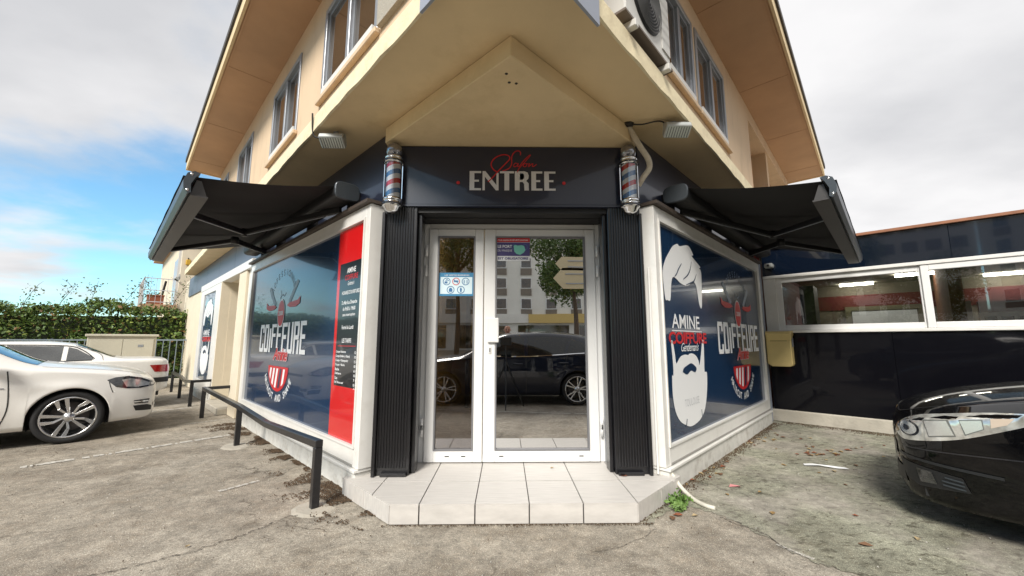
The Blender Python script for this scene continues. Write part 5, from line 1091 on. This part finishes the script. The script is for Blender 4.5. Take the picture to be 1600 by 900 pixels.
# ---- black family hatchback on the right
HZ = lambda P: [(a_, .60 + (b_ - .61) * 1.30 + .045) for a_, b_ in P]
ell = lambda cx, cz, a, b: [(cx + a * math.cos(k * math.pi / 10), cz + b * math.sin(k * math.pi / 10)) for k in range(20)]
REFL = mat('lamp_reflector', (.78, .78, .75), .22, metal=.75)
BK = dict(xf=2.22, xr=-2.22, halfw=.88, axles=(1.28, -1.42), ra=.35, rw=.315, rim=.23, wheel='plain', crease=.70, tab=dict(
    W=[(2.22, .30), (2.205, .46), (2.17, .60), (2.08, .71), (1.92, .79), (1.65, .85), (1.2, .875), (0, .88), (-1.4, .875), (-1.9, .82), (-2.1, .74), (-2.22, .60)],
    zb=[(2.22, .24), (2.15, .19), (2.0, .17), (1.5, .18), (0, .20), (-1.6, .24), (-2.1, .30), (-2.22, .36)],
    zs=[(2.22, 0.615), (2.19, 0.655), (2.08, 0.725), (1.9, 0.770), (1.6, 0.825), (1.2, 0.880), (.9, 0.910), (0, 0.900), (-1.2, 0.940), (-1.8, 0.960), (-2.22, 0.800)],
    Wt=[(2.22, .24), (2.15, .42), (2.0, .58), (1.7, .68), (1.2, .74), (.9, .73), (.3, .60), (0, .57), (-1.0, .56), (-1.6, .56), (-2.0, .62), (-2.22, .54)],
    ze=[(2.22, 0.630), (2.17, 0.695), (2.08, 0.755), (1.9, 0.815), (1.6, 0.880), (1.2, 0.945), (.95, 0.990), (.6, 1.100), (.25, 1.300), (0, 1.360), (-.8, 1.380), (-1.4, 1.320), (-1.8, 1.100), (-2.0, 0.980), (-2.22, 0.820)],
    zt=[(2.22, 0.645), (2.19, 0.705), (2.08, 0.790), (1.9, 0.860), (1.6, 0.930), (1.2, 0.995), (.95, 1.035), (.6, 1.150), (.25, 1.350), (0, 1.410), (-.8, 1.430), (-1.4, 1.370), (-1.8, 1.150), (-2.0, 1.020), (-2.22, 0.840)]),
    mirror=(.66, .98), handles=((-.1, .78), (-1.0, .80)),
    patches=[('side_window', [(.66, .93), (-.2, .92), (-.2, 1.30), (.05, 1.30), (.28, 1.22)], 'side', CARGLASS, .004), ('side_window', [(-.27, .92), (-1.1, .95), (-1.1, 1.28), (-.27, 1.30)], 'side', CARGLASS, .004),
             ('headlight', spline(HZ([(.50, .560), (.44, .625), (.30, .672), (.06, .705), (-.20, .735), (-.44, .745), (-.40, .715), (-.24, .655), (-.04, .595), (.16, .562), (.36, .545), (.50, .560)]), 4)[:-1], 'diag', LAMP, .006),
             ('headlight_rim', HZ(ell(.30, .612, .105, .042)), 'diag', LAMPD, .008), ('reflector', HZ(ell(.30, .612, .085, .033)), 'diag', REFL, .010), ('bulb', HZ(ell(.31, .612, .03, .014)), 'diag', LAMPD, .012),
             ('headlight_rim', HZ([(.165, .668), (.005, .684), (-.03, .607), (.135, .584)]), 'diag', LAMPG, .008), ('reflector', HZ([(.155, .662), (.015, .678), (-.02, .612), (.13, .590)]), 'diag', REFL, .010),
             ('headlight_rim', HZ([(-.05, .69), (-.165, .703), (-.17, .658), (-.075, .618)]), 'diag', LAMPG, .008), ('reflector', HZ([(-.055, .685), (-.16, .698), (-.165, .660), (-.08, .625)]), 'diag', REFL, .010),
             ('indicator_lens', HZ([(-.20, .712), (-.30, .722), (-.27, .69), (-.20, .668)]), 'diag', mat('peach_lens', (.55, .45, .36), .15, coat=1), .009),
             ('corner_lens', HZ([(.49, .60), (.45, .625), (.43, .58), (.48, .57)]), 'diag', mat('amber_lens', (.5, .32, .14), .15, coat=1), .009),
             ('fog_recess', [(.50, .42), (.22, .405), (-.02, .385), (-.04, .30), (.28, .27), (.40, .30)], 'diag', DARK, .006),
             ('fog_lamp', [(.27, .39), (.16, .385), (.14, .31), (.26, .30)], 'diag', LAMPD, .010),
             ('lower_intake', [(.12, .25), (.56, .26), (.54, .36), (.14, .36)], 'front', DARK, .006),
             ('bumper_pad', [(.04, .40), (.40, .40), (.38, .50), (.05, .52)], 'front', mat('grey_plastic', (.06, .065, .075), .5), .008)],
    strips=[('bonnet_gap', [(.95, .735), (1.5, .70), (1.9, .60), (2.08, .46), (2.17, .25), (2.18, .02)], .006, 'top', DARK, .003), ('bumper_gap', [(-.46, .56), (-.2, .545), (.1, .525), (.45, .51)], .008, 'diag', CHROMED, .004), ('moulding', [(.50, .455), (.2, .445), (-.22, .43)], .018, 'diag', mat('black_moulding', (.015, .016, .018), .45), .007),
            ('fog_slat', [(.08, .37), (-.02, .362)], .010, 'diag', CASS, .012), ('fog_slat', [(.10, .345), (-.02, .338)], .010, 'diag', CASS, .012), ('fog_slat', [(.10, .32), (-.02, .314)], .010, 'diag', CASS, .012),
            ('bonnet_crease', [(2.1, .22), (1.7, .33), (1.2, .40)], .006, 'top', BPAINT, .006), ('door_gap', [(.80, .22), (.86, .5), (.82, .85)], .010, 'side', SEAM, .002),
            ('grille_bar', [(.02, .565), (.20, .575), (.34, .60)], .022, 'front', CHROME, .012)],
    single=[('windscreen', [(1.0, -.62), (.34, -.54), (.3, 0), (.34, .54), (1.0, .62), (1.03, 0)], 'top', CARGLASS, .004), ('grille', [(-.30, .54), (.30, .54), (.33, .60), (-.33, .60)], 'front', DARK, .006)])
bk = CarShape(BK)
v, h = 4.60, .10
cx, cy = (v - (h - 2.22)) * S2, (v + (h - 2.22)) * S2
car('parked_car', 'glossy black hatchback with large clear headlamps parked by the side wing', bk, carF((cx, cy, 0), (-S2, S2, 0)), BPAINT, BK)

from mathutils import noise as mnoise

# ================================================================ VEGETATION AND SURROUNDINGS
def leafmat(name, c, c2, sc=7.0): return mat(name, c, .5, var=.5, vscale=sc, col2=c2, spec=.4)
def leaves(n, sampler, size, seed=1, flatten=0.0):
    r_ = random.Random(seed); vs = []; fs = []
    for _ in range(n):
        p = sampler(r_); s_ = size * r_.uniform(.6, 1.3)
        a = Vector((r_.gauss(0, 1), r_.gauss(0, 1), r_.gauss(0, 1) * (1 - flatten))).normalized(); b = a.cross(Vector((r_.gauss(0, 1), r_.gauss(0, 1), r_.gauss(0, 1)))).normalized()
        nrm = a.cross(b); p = Vector(p); k = len(vs)
        vs += [p - a * s_ * .5, p + b * s_ * .28 + nrm * s_ * .08, p + a * s_ * .5, p - b * s_ * .28 + nrm * s_ * .08]
        fs.append((k, k + 1, k + 2, k + 3))
    m = MB(); m.v = vs; m.f = fs; m.sm = [False] * len(fs); return m
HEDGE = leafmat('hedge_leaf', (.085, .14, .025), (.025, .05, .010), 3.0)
A, Bp = Vector((-8.2, 12.95, 0)), Vector((-24.0, 8.0, 0)); hd = (Bp - A).normalized(); hn = Vector((-hd.y, hd.x, 0))
if hn.y > 0: hn = -hn
HL = (Bp - A).length
hg = thing('hedge', 'dense green laurel hedge behind the fence and parked cars', 'hedge', tuple((A + Bp) / 2), math.atan2(hd.y, hd.x))
def hs(r_):
    t = r_.random() * HL; f = r_.random(); top = 2.22 + .10 * math.sin(t * 1.9) + .07 * math.sin(t * 4.7 + 1)
    if f < .68: o = .0 + abs(r_.gauss(0, .10)); z = r_.uniform(.1, top); o = .12 - o + .10 * math.sin(z * 6 + t * 3.1)
    else: o = r_.uniform(-.9, .12); z = top + r_.gauss(0, .07)
    k_ = mnoise.noise(Vector((t * 2.2, z * 2.6, 0))); o -= max(0, -k_) * .22
    return A + hd * t + hn * o + Vector((0, 0, z))
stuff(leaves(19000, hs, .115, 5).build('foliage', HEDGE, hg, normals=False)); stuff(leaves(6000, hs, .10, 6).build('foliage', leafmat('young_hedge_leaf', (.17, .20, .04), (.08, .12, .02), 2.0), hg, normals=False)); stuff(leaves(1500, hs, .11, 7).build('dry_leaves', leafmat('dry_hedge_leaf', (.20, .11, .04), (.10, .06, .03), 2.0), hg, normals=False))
for k in range(60):
    q = hs(rnd); q.z = 2.15 + rnd.uniform(0, .1); MB().tube([q, q + Vector((rnd.uniform(-.1, .1), rnd.uniform(-.1, .1), rnd.uniform(.08, .28)))], [.005, .003], 4).build('shoot', mat('green_shoot', (.12, .12, .05), .8), hg)
Fh = frame(hd, hn, A); MB(Fh).box(0, HL, -.85, -.32, 0, 2.0).build('shade_core', mat('hedge_shadow', (.012, .018, .006), .95), hg)  # plain box core, coloured near black as the shade inside the hedge
TWIG = mat('brown_twig', (.10, .07, .05), .8)
for i, (t, hgt, lean) in enumerate(((2.6, 1.15, .35), (3.3, .95, -.2), (3.9, .8, .25), (4.6, .75, -.1), (5.4, .7, .2), (1.6, .55, .3), (6.2, .6, .1))):
    b = A + hd * t + hn * (-.5) + Vector((0, 0, 1.9)); labs = ('tallest', 'second tallest', 'curved', 'thin', 'left leaning', 'shortest right hand', 'farthest left')
    sh = thing('shrub', '%s leafy sprig rising above the hedge against the sky' % labs[i], 'shrub', tuple(b), 0, 'sprigs above the hedge')
    sp = spline([tuple(b), tuple(b + Vector((lean * .3, 0, hgt * .5))), tuple(b + Vector((lean * 1.2 + .25, 0, hgt + .3)))], 6)
    MB().tube(sp, [.012 - .009 * k / len(sp) for k in range(len(sp))], 5).build('stem', TWIG, sh)
    for q in range(4):
        k = 5 + q * 2; s_ = Vector(sp[min(k, len(sp) - 1)]); e_ = s_ + Vector((rnd.uniform(-.4, .4), rnd.uniform(-.2, .2), rnd.uniform(.1, .35))); MB().tube([s_, (s_ + e_) / 2 + Vector((0, 0, .04)), e_], [.006, .005, .003], 4).build('twig', TWIG, sh)
    leaves(110, lambda r_: Vector(sp[r_.randrange(3, len(sp))]) + Vector((r_.gauss(0, .13), r_.gauss(0, .1), r_.gauss(0, .1))), .075, 20 + i).build('foliage', leafmat('sprig_leaf', (.10, .13, .05), (.05, .06, .02)), sh, normals=False)
# fence
fn_ = thing('fence', 'dark metal bar fence in front of the hedge', 'fence', tuple(A + hn * .45), math.atan2(hd.y, hd.x))
FEN = mat('fence_metal', (.035, .042, .05), .5, metal=.3); FENL = mat('fence_rail_grey', (.18, .22, .25), .5, metal=.3)
bar0 = MB(Fh).box(.30, .318, .38, .398, .16, 1.26).build('bar', FENL, fn_)
for k in range(1, 72):
    c = bar0.copy(); COL.objects.link(c); c.parent = fn_; c.location = (k * .165, 0, 0)
MB(Fh).box(.2, 12.3, .375, .403, 1.262, 1.30).build('rail', FENL, fn_); MB(Fh).box(.2, 12.3, .375, .403, .20, .235).build('rail', FEN, fn_)
for k in range(6): MB(Fh).box(.21 + k * 2.3, .26 + k * 2.3, .34, .374, 0, 1.33).build('post', FEN, fn_)
w_ = MB(Fh).box(.1, 12.4, .30, .52, 0, .15).build('low_wall', CONC, None, bevel=.01); tag(w_, 'low concrete kerb wall carrying the bar fence', 'wall')
# utility cabinet
UC = thing('utility_cabinet', 'cream utility cabinet with two doors beside the hedge', 'cabinet', tuple(FL @ Vector((10.7, 1.3, 0))), R(135))
CABM = mat('cream_cabinet_paint', (.55, .52, .42), .6, var=.05, dirt=.25)
MB(FL).box(10.55, 10.95, .62, 1.86, .0, 1.36).build('body', CABM, UC, bevel=.008); MB(FL).box(10.50, 11.0, .58, 1.90, 1.361, 1.42).build('lid', CABM, UC, bevel=.01)
for a, b in ((.67, 1.235), (1.245, 1.81)): MB(FL).box(10.53, 10.549, a, b, .12, 1.30).build('door', CABM, UC, bevel=.004)
MB(FL).box(10.525, 10.529, .86, .96, 1.10, 1.16).build('label_plate', ALU, UC); MB(FL).box(10.515, 10.529, 1.19, 1.22, .68, .82).build('handle', DARK, UC)
# balcony house
HS = thing('balcony_house', 'pale house with a railed balcony beyond the far end of the salon', 'house', tuple(FL @ Vector((19, -3, 0))), R(135))
MB(FL).box(17, 26, -9, -.28, 0, 5.6).build('wall', CREAML, HS); MB(FL).box(16.7, 26.3, -9.3, .1, 5.61, 5.78).build('roof', EAVE, HS)
MB(FL).box(16.9, 20.2, -.279, .78, 2.50, 2.66).build('balcony_slab', EAVE, HS)
brl = MB(FL)
for a, b in (((16.95, .74), (20.15, .74)), ((16.95, -.25), (16.95, .74))):
    for z in (3.66, 3.2, 2.75): brl.bar((a[0], a[1], z), (b[0], b[1], z), .03, .03)
RLG = mat('white_rail', (.55, .55, .55), .5)
ro = brl.build('balcony_rail', RLG, HS)
for k in range(20): MB(FL).box(17.0 + k * .165, 17.014 + k * .165, .733, .747, 2.67, 3.645).build('rail_bar', RLG, ro)
for k in range(6): MB(FL).box(16.943, 16.957, -.12 + k * .165, -.106 + k * .165, 2.67, 3.645).build('rail_bar', RLG, ro)
MB(FL).box(18.2, 19.4, -.30, -.27, 2.67, 4.75).build('balcony_door', WGLASS, HS); MB(FL).box(17.3, 17.36, -.32, -.2, 2.0, 5.5).build('downpipe', RLG, HS)
pt = thing('planter', 'terracotta planter standing on the balcony', 'planter', tuple(FL @ Vector((17.35, .40, 2.66)))); MB(FL).prism_o([(17.1, 2.665), (17.5, 2.665), (17.55, 2.98), (17.05, 2.98)], .12, .60).build('pot', mat('terracotta', (.38, .13, .07), .8, var=.1), pt, bevel=.01); MB(FL).box(17.03, 17.57, .10, .62, 2.981, 3.03).build('pot_rim', MATS['terracotta'], pt, bevel=.008)
leaves(60, lambda r_: FL @ Vector((r_.uniform(17.05, 17.5), r_.uniform(.15, .6), 3.04 + abs(r_.gauss(0, .08)))), .07, 3).build('foliage', HEDGE, pt, normals=False)
pb = MB(FL).bar((17.6, .2, 2.7), (17.3, .1, 3.62), .05, .08).build('folded_parasol', CABLE, None); tag(pb, 'dark folded parasol leaning on the balcony', 'parasol')
ylw = thing('wall_lantern', 'small yellow lantern on the wall of the balcony house', 'lantern', tuple(FL @ Vector((16.95, -.45, 4.3)))); MB(FL).prism_o([(16.86, 4.3), (16.98, 4.3), (17.0, 4.52), (16.84, 4.52)], -.55, -.40).build('body', mat('yellow_lantern', (.6, .36, .04), .5), ylw, bevel=.02); MB(FL).box(16.9, 16.999, -.49, -.46, 4.53, 4.60).build('bracket', DARK, ylw)

# weeds, leaves and dirt
WEED = leafmat('weed_leaf', (.11, .20, .04), (.05, .10, .02), 20)
wd = thing('weed', 'small bright green weed growing at the right end of the step', 'plant', (1.28, 3.17, 0))
leaves(130, lambda r_: (1.27 + r_.gauss(0, .045), 3.17 + r_.gauss(0, .035), .02 + abs(r_.gauss(0, .035))), .04, 8).build('foliage', WEED, wd, normals=False)
leaves(60, lambda r_: (1.22 + r_.gauss(0, .03), 3.06 + r_.gauss(0, .03), .015 + abs(r_.gauss(0, .025))), .045, 9).build('foliage', leafmat('pale_weed_leaf', (.17, .27, .08), (.09, .16, .04), 20), wd, normals=False)
for k in range(5): MB().tube([(1.26, 3.17, 0), (1.26 + rnd.uniform(-.06, .06), 3.17 + rnd.uniform(-.05, .05), .07)], .003, 4).build('stem', WEED, wd)
LC = [mat('brown_leaf', (.16, .085, .045), .8), mat('ochre_leaf', (.28, .18, .07), .8), mat('rust_leaf', (.20, .065, .03), .8), mat('pale_leaf', (.36, .28, .16), .8)]
LCN = ['brown', 'ochre', 'rust red', 'pale']
lp = [(1.36, 3.30), (1.52, 3.58), (1.62, 3.68), (1.78, 3.86), (1.86, 3.92), (2.0, 4.02), (1.18, 2.98), (1.30, 2.97), (1.12, 2.93), (1.88, 3.0), (2.45, 2.95), (2.55, 2.62), (2.9, 3.55), (2.75, 4.1), (2.3, 4.5), (3.1, 3.9), (3.5, 3.6), (1.75, 3.35), (3.3, 4.5), (-2.0, 2.6), (-.55, 1.95), (2.05, 3.4), (2.5, 5.0), (2.9, 5.3), (2.15, 2.55), (3.3, 5.2)]
for k in range(34): lp.append((3.55 + rnd.gauss(0, .32), 4.55 + rnd.gauss(0, .22)))
for k in range(12): a = rnd.uniform(.2, 3.6); q = FR @ Vector((a, .06 + abs(rnd.gauss(0, .05)), 0)); lp.append((q.x, q.y))
for k in range(10): lp.append((2.9 + rnd.uniform(0, 1.4), 4.9 + rnd.uniform(0, .6)))
lp.append((.92, 3.40)); lp.append((.35, 3.62))
for i, (x, y) in enumerate(lp):
    z0 = .139 if y < 3.65 and abs(x) < .95 and y > 3.0 else .008
    n = 7; s_ = rnd.uniform(.018, .042); an = rnd.uniform(0, 6.28); sh_ = [(1, 0), (.45, .35), (.1, .62), (-.5, .35), (-.9, .05), (-.45, -.4), (.2, -.55), (.5, -.2)]
    vs = [(x + s_ * (a * math.cos(an) - b * math.sin(an)), y + s_ * (a * math.sin(an) + b * math.cos(an)), z0 + abs(b) * s_ * .35 + rnd.uniform(0, .006)) for a, b in sh_] + [(x, y, z0)]
    kx = i % 4; c = MB().add(vs, [(8, k, (k + 1) % 8) for k in range(8)]).build('fallen_leaf', LC[kx], None, normals=False)
    pc = FR.inverted() @ Vector((x, y, 0)); wv_ = FW.inverted() @ Vector((x, y, 0))
    place = 'on the tiled step' if z0 > .1 else 'on the asphalt left of the step' if x < 0 else 'by the foot of the right bay window' if pc.y < .25 and pc.x > 0 else 'in the scatter near the side wing kerb' if wv_.y < 1.6 else 'at the right corner of the step' if x < 1.4 else 'on the open lichen pavement'
    tag(c, 'small %s fallen leaf %s' % (LCN[kx], place), 'leaf', '%s leaves %s' % (LCN[kx], place))
pa = MB().add([(2.95 + x, 3.98 + y, .008 + z) for x, y, z in ((0, .1, .004), (.12, .07, .012), (.25, .0, .004), (.34, -.03, .006), (.33, .01, .01), (.2, .06, .015), (.1, .13, .012), (.02, .15, .005))], [tuple(range(8))]).build('paper_scrap', WHT, None); tag(pa, 'crumpled white paper scrap on the right pavement', 'litter')
cg = MB().add([(1.86, 3.52, .008), (1.95, 3.50, .02), (1.97, 3.54, .009), (1.9, 3.57, .015)], [(0, 1, 2, 3)]).build('wrapper', mat('pink_wrapper', (.6, .25, .25), .5), None); tag(cg, 'small pink and white wrapper beside the right bay', 'litter')
DIRT = mat('dirt_crumb', (.085, .055, .032), .95, var=.5, vscale=30)
r2 = random.Random(11); vs = []; fs = []
def crumb(x, y, s_, z=0):
    k = len(vs); a = r2.uniform(0, 6.28)
    for q in range(3): vs.append(Vector((x + s_ * math.cos(a + q * 2.1), y + s_ * math.sin(a + q * 2.1), z + .0075 + r2.uniform(0, s_ * .4))))
    vs.append(Vector((x, y, z + .012 + s_ * .55))); fs.extend([(k, k + 1, k + 3), (k + 1, k + 2, k + 3), (k + 2, k, k + 3)])
for k in range(13000):
    u = r2.uniform(-.75, 4.2); wdt = .05 + .10 * (.5 + .5 * math.sin(u * 2.3)) + (.10 if u < .9 else 0) + (.12 if 3 < u else 0); o = .02 + abs(r2.gauss(0, wdt)); p = FL @ Vector((u, o, 0))
    if mnoise.noise(Vector((p.x * 4, p.y * 4, 0))) + .35 * mnoise.noise(Vector((p.x * 14, p.y * 14, 3))) < -.05 + o * .6: continue
    crumb(p.x, p.y, r2.uniform(.003, .013) * (1 - .4 * min(1, o)))
for k in range(450): x = r2.uniform(-.9, .95); p = (x, 2.855 - abs(r2.gauss(0, .012))); crumb(p[0], p[1], r2.uniform(.002, .007))
for k in range(1800): u = r2.uniform(-.75, 3.8); p = FR @ Vector((u, .02 + abs(r2.gauss(0, .05)), 0)); crumb(p.x, p.y, r2.uniform(.003, .010))
for k in range(1600): p = FW @ Vector((r2.uniform(.1, 4.5), .05 + abs(r2.gauss(0, .09)), 0)); crumb(p.x, p.y, r2.uniform(.003, .012))
for k in range(1500): x = r2.uniform(-6, 6); y = r2.uniform(1.6, 7); crumb(x, y, r2.uniform(.002, .006))
m = MB(); m.v = vs; m.f = fs; m.sm = [False] * len(fs); dd = stuff(m.build('dirt', DIRT, None, normals=False)); tag(dd, 'brown dirt and moss crumbs gathered along the wall bases')
GRV = mat('gravel_chip', (.42, .40, .36), .8)
vs = []; fs = []
for k in range(900): crumb(r2.uniform(-5, 5), r2.uniform(1.5, 6), r2.uniform(.002, .007))
m = MB(); m.v = vs; m.f = fs; m.sm = [False] * len(fs); dd = stuff(m.build('gravel', GRV, None, normals=False)); tag(dd, 'pale gravel chips scattered over the forecourt')

# ================================================================ BEHIND THE VIEWER, mirrored in the glass
AP = thing('apartment_block', 'pale six storey apartment block across the road, mirrored in the door glass', 'building', (5, -46, 0))
APW = mat('pale_concrete_wall', (.74, .72, .67), .85, var=.08, vscale=.5); APY = mat('yellow_band_paint', (.62, .45, .17), .8); APS = mat('brown_spandrel', (.20, .17, .14), .7)
MB().box(-34, 44, -58, -46, 0, 20).build('wall', APW, AP)
MB().box(3.0, 44, -46, -45.4, 3.7, 4.9).build('shop_band', APY, AP); MB().box(-34, 3.0, -46, -45.6, 3.7, 4.9).build('shop_band', APW, AP)
for k in range(9): MB().box(-32 + k * 8.4, -25 + k * 8.4, -45.98, -45.9, .3, 3.4).build('shop_front', WGLASS, AP)
w0 = None
for j in range(5):
    for i in range(22):
        x = -32.5 + i * 3.45; z = 5.6 + j * 2.85
        if w0 is None:
            w0 = MB().box(x, x + 1.5, -46, -45.9, z, z + 1.5).build('window', PVC, AP); p0 = MB().box(x + .1, x + 1.4, -45.95, -45.88, z + .1, z + 1.4).build('pane', WGLASS, w0); s0 = MB().box(x, x + 1.5, -46, -45.86, z - .95, z - .05).build('spandrel', APS, w0); b0 = (x, z)
        else:
            c = w0.copy(); COL.objects.link(c); c.parent = AP; c.location = (x - b0[0], 0, z - b0[1])
            for q in (p0, s0): d = q.copy(); COL.objects.link(d); d.parent = c
def tree(loc, cr, cz, n, lab, seed):
    t = thing('tree', lab, 'tree', loc, 0, 'street trees behind the viewer'); x, y, _ = loc
    MB().tube(spline([(x, y, 0), (x + .08, y, cz * .4), (x - .05, y + .05, cz * .8), (x, y, cz + cr * .3)], 4), [.17 - .012 * k for k in range(13)], 8).build('trunk', TWIG, t)
    rr = random.Random(seed); cl = []
    for k in range(16):
        d = Vector((rr.gauss(0, 1), rr.gauss(0, 1), rr.gauss(0, .8))).normalized() * cr * rr.uniform(.35, .9); c = Vector((x, y, cz)) + d; cl.append((c, cr * rr.uniform(.22, .42)))
        MB().tube([(x, y, cz * .75), tuple((Vector((x, y, cz * .8)) + c) / 2 + Vector((0, 0, .1))), tuple(c)], [.06, .04, .015], 5).build('limb', TWIG, t)
    def smp(r_): c, q = cl[r_.randrange(len(cl))]; v_ = Vector((r_.gauss(0, 1), r_.gauss(0, 1), r_.gauss(0, 1))).normalized() * q * r_.random() ** .4; return c + v_
    leaves(n, smp, .17, seed).build('crown', leafmat('tree_leaf', (.10, .15, .035), (.04, .07, .02), 1.5), t, normals=False)
tree((3.4, -12, 0), 2.5, 5.2, 11000, 'broad green tree beside the road sign, mirrored in the wide door leaf', 31)
tree((-2.9, -15, 0), 2.4, 6.9, 9000, 'dark green tree mirrored in the narrow door leaf', 32)
tree((14, -10, 0), 3.4, 5.5, 7000, 'green tree mirrored in the side wing windows', 33)
tree((-16, -12, 0), 3.6, 6.0, 14000, 'green tree mirrored in the left bay window', 34)
tree((-24, -17, 0), 3.4, 4.6, 12000, 'autumn toned tree mirrored in the side wing windows', 35)
tree((-19, -22, 0), 3.4, 5.0, 12000, 'tall green tree left of the office block, mirrored in the side wing', 36)
OF = thing('office_block', 'tall office block with a window grid, mirrored in the side wing windows', 'building', (-52, -46, 0), R(-45))
FO = frame((S2, -S2, 0), (S2, S2, 0), (-52, -46, 0))
MB(FO).box(-22, 14, -14, 0, 0, 24).build('wall', APW, OF)
ow = None
for j in range(7):
    for i in range(14):
        x = -21 + i * 2.5; z = 2.2 + j * 3.1
        if ow is None: ow = MB(FO).box(x, x + 1.7, -.02, .08, z, z + 1.7).build('window', WGLASS, OF); o0 = (x, z); of_ = MB(FO).ring(x - .12, x + 1.82, z - .12, z + 1.82, .081, .14, .11).build('frame', PVC, ow)
        else:
            c = ow.copy(); COL.objects.link(c); c.parent = OF; c.location = (x - o0[0], 0, z - o0[1]); d = of_.copy(); COL.objects.link(d); d.parent = c
SGN = thing('direction_sign', 'beige arrow shaped direction boards on a post, mirrored in the door glass', 'sign', (3.3, -8, 0))
SB = mat('beige_sign_back', (.60, .50, .32), .6)
MB().tube([(3.25, -8.06, 0), (3.25, -8.06, 4.6)], .05, 10).build('post', ALU, SGN)
for z, x0, h in ((4.10, 1.95, .55), (3.35, 1.85, .85)):
    b_ = MB().prism_o([(x0, z + h / 2), (x0 + h * .45, z), (3.5, z), (3.5, z + h), (x0 + h * .45, z + h)], -8, -7.97).build('board', SB, SGN)
    for q in (.25, .7): MB().box(x0 + .5, 3.5, -7.969, -7.94, z + h * q - .02, z + h * q + .02).build('stiffener', ALU, b_)
TP = thing('camera_tripod', 'black tripod with a panorama camera, mirrored in the wide door leaf', 'tripod', (-.06, -.08, 0))
MB().box(-.17, .05, -.14, -.03, 1.17, 1.33).build('camera', DARK, TP, bevel=.01); MB().tube([(-.06, -.085, .72), (-.06, -.085, 1.17)], .014, 8).build('column', DARK, TP)
for fx_, fy_ in ((-.06, .34), (-.40, -.17), (.28, -.17)): MB().tube([(-.06, -.085, .86), (fx_, fy_, .01)], [.016, .011], 7).build('leg', DARK, TP)
# person behind the dark car
def pmat():
    m = bpy.data.materials.new('person_skin_and_clothes'); m.use_nodes = True; t = m.node_tree; b = t.nodes['Principled BSDF']; b.inputs['Roughness'].default_value = .7
    tcn = t.nodes.new('ShaderNodeTexCoord'); sp = t.nodes.new('ShaderNodeSeparateXYZ'); t.links.new(tcn.outputs['Object'], sp.inputs[0])
    mr = t.nodes.new('ShaderNodeMath'); mr.operation = 'DIVIDE'; mr.inputs[1].default_value = 2.0; t.links.new(sp.outputs[2], mr.inputs[0])
    cr_ = t.nodes.new('ShaderNodeValToRGB'); cr_.color_ramp.interpolation = 'CONSTANT'; e = cr_.color_ramp.elements
    e[0].position = 0; e[0].color = (.02, .02, .02, 1); e[1].position = .05; e[1].color = (.03, .04, .07, 1); x = e.new(.46); x.color = (.03, .03, .035, 1); x = e.new(.70); x.color = (.48, .25, .17, 1)
    t.links.new(mr.outputs[0], cr_.inputs[0]); t.links.new(cr_.outputs[0], b.inputs['Base Color']); return m
pv = [(0, 0, .92, .14), (0, 0, 1.12, .13), (0, 0, 1.32, .15), (0, 0, 1.41, .06), (0, .01, 1.47, .062), (0, .015, 1.53, .088), (0, .01, 1.60, .08), (0, .0, 1.64, .045)]
pe = [(i, i + 1) for i in range(7)]
def chain(start, pts):
    k = start
    for p in pts: pv.append(p); pe.append((k, len(pv) - 1)); k = len(pv) - 1
    return k
for s_ in (-1, 1):
    chain(0, [(s_ * .09, 0, .84, .10), (s_ * .10, .01, .48, .062), (s_ * .10, -.01, .12, .042), (s_ * .10, .0, .05, .045), (s_ * .11, .15, .035, .032)])
    hnd = chain(2, [(s_ * .17, 0, 1.33, .065), (s_ * .22, -.01, 1.08, .045), (s_ * .22, .06, .86, .033), (s_ * .22, .075, .80, .03)])
    for q, L_ in ((-.03, .065), (-.01, .08), (.01, .085), (.03, .07)): chain(hnd, [(s_ * .22, .085 + q, .76, .010), (s_ * .215, .095 + q, .76 - L_ * .6, .009), (s_ * .20, .10 + q, .76 - L_, .008)])
    chain(hnd, [(s_ * .19, .11, .80, .010), (s_ * .175, .125, .765, .009)])
me = bpy.data.meshes.new('person'); me.from_pydata([p[:3] for p in pv], pe, []); po = bpy.data.objects.new('person', me); COL.objects.link(po); po.location = (-.02, -2.45, 0)
sk = po.modifiers.new('skin', 'SKIN')
for i, v_ in enumerate(me.skin_vertices[0].data): v_.radius = (pv[i][3], pv[i][3] * (.8 if i < 3 else 1)); v_.use_root = (i == 0)
ss = po.modifiers.new('sub', 'SUBSURF'); ss.levels = 1; ss.render_levels = 2; me.materials.append(pmat())
tag(po, 'person in dark clothes standing behind the dark hatchback, mirrored in the door glass', 'person')
fm = MB(); SKN = mat('face_skin', (.50, .26, .18), .6)
WM[po.name] = Matrix.Translation(po.location)
def fz(x, y, z): return (-.02 + x, -2.45 + y, z)
for s_ in (-1, 1):
    MB().lathe([(.001, 0.098), (.011, .096), (.011, .09)], fz(s_ * .033, 0, 1.545), 8, 'y').build('eye', DARK, po)
    MB().lathe([(.001, -.006), (.026, -.006), (.03, .004), (.001, .006)], fz(s_ * .088, .01, 1.53), 8, 'x').build('ear', SKN, po)
MB().prism_u([(-2.365, 1.55), (-2.328, 1.508), (-2.365, 1.50)], -.032, -.008).build('nose', SKN, po); MB().box(-.045, .005, -2.45 + .083, -2.45 + .099, 1.475, 1.483).build('mouth', mat('lip', (.35, .10, .09), .6), po)
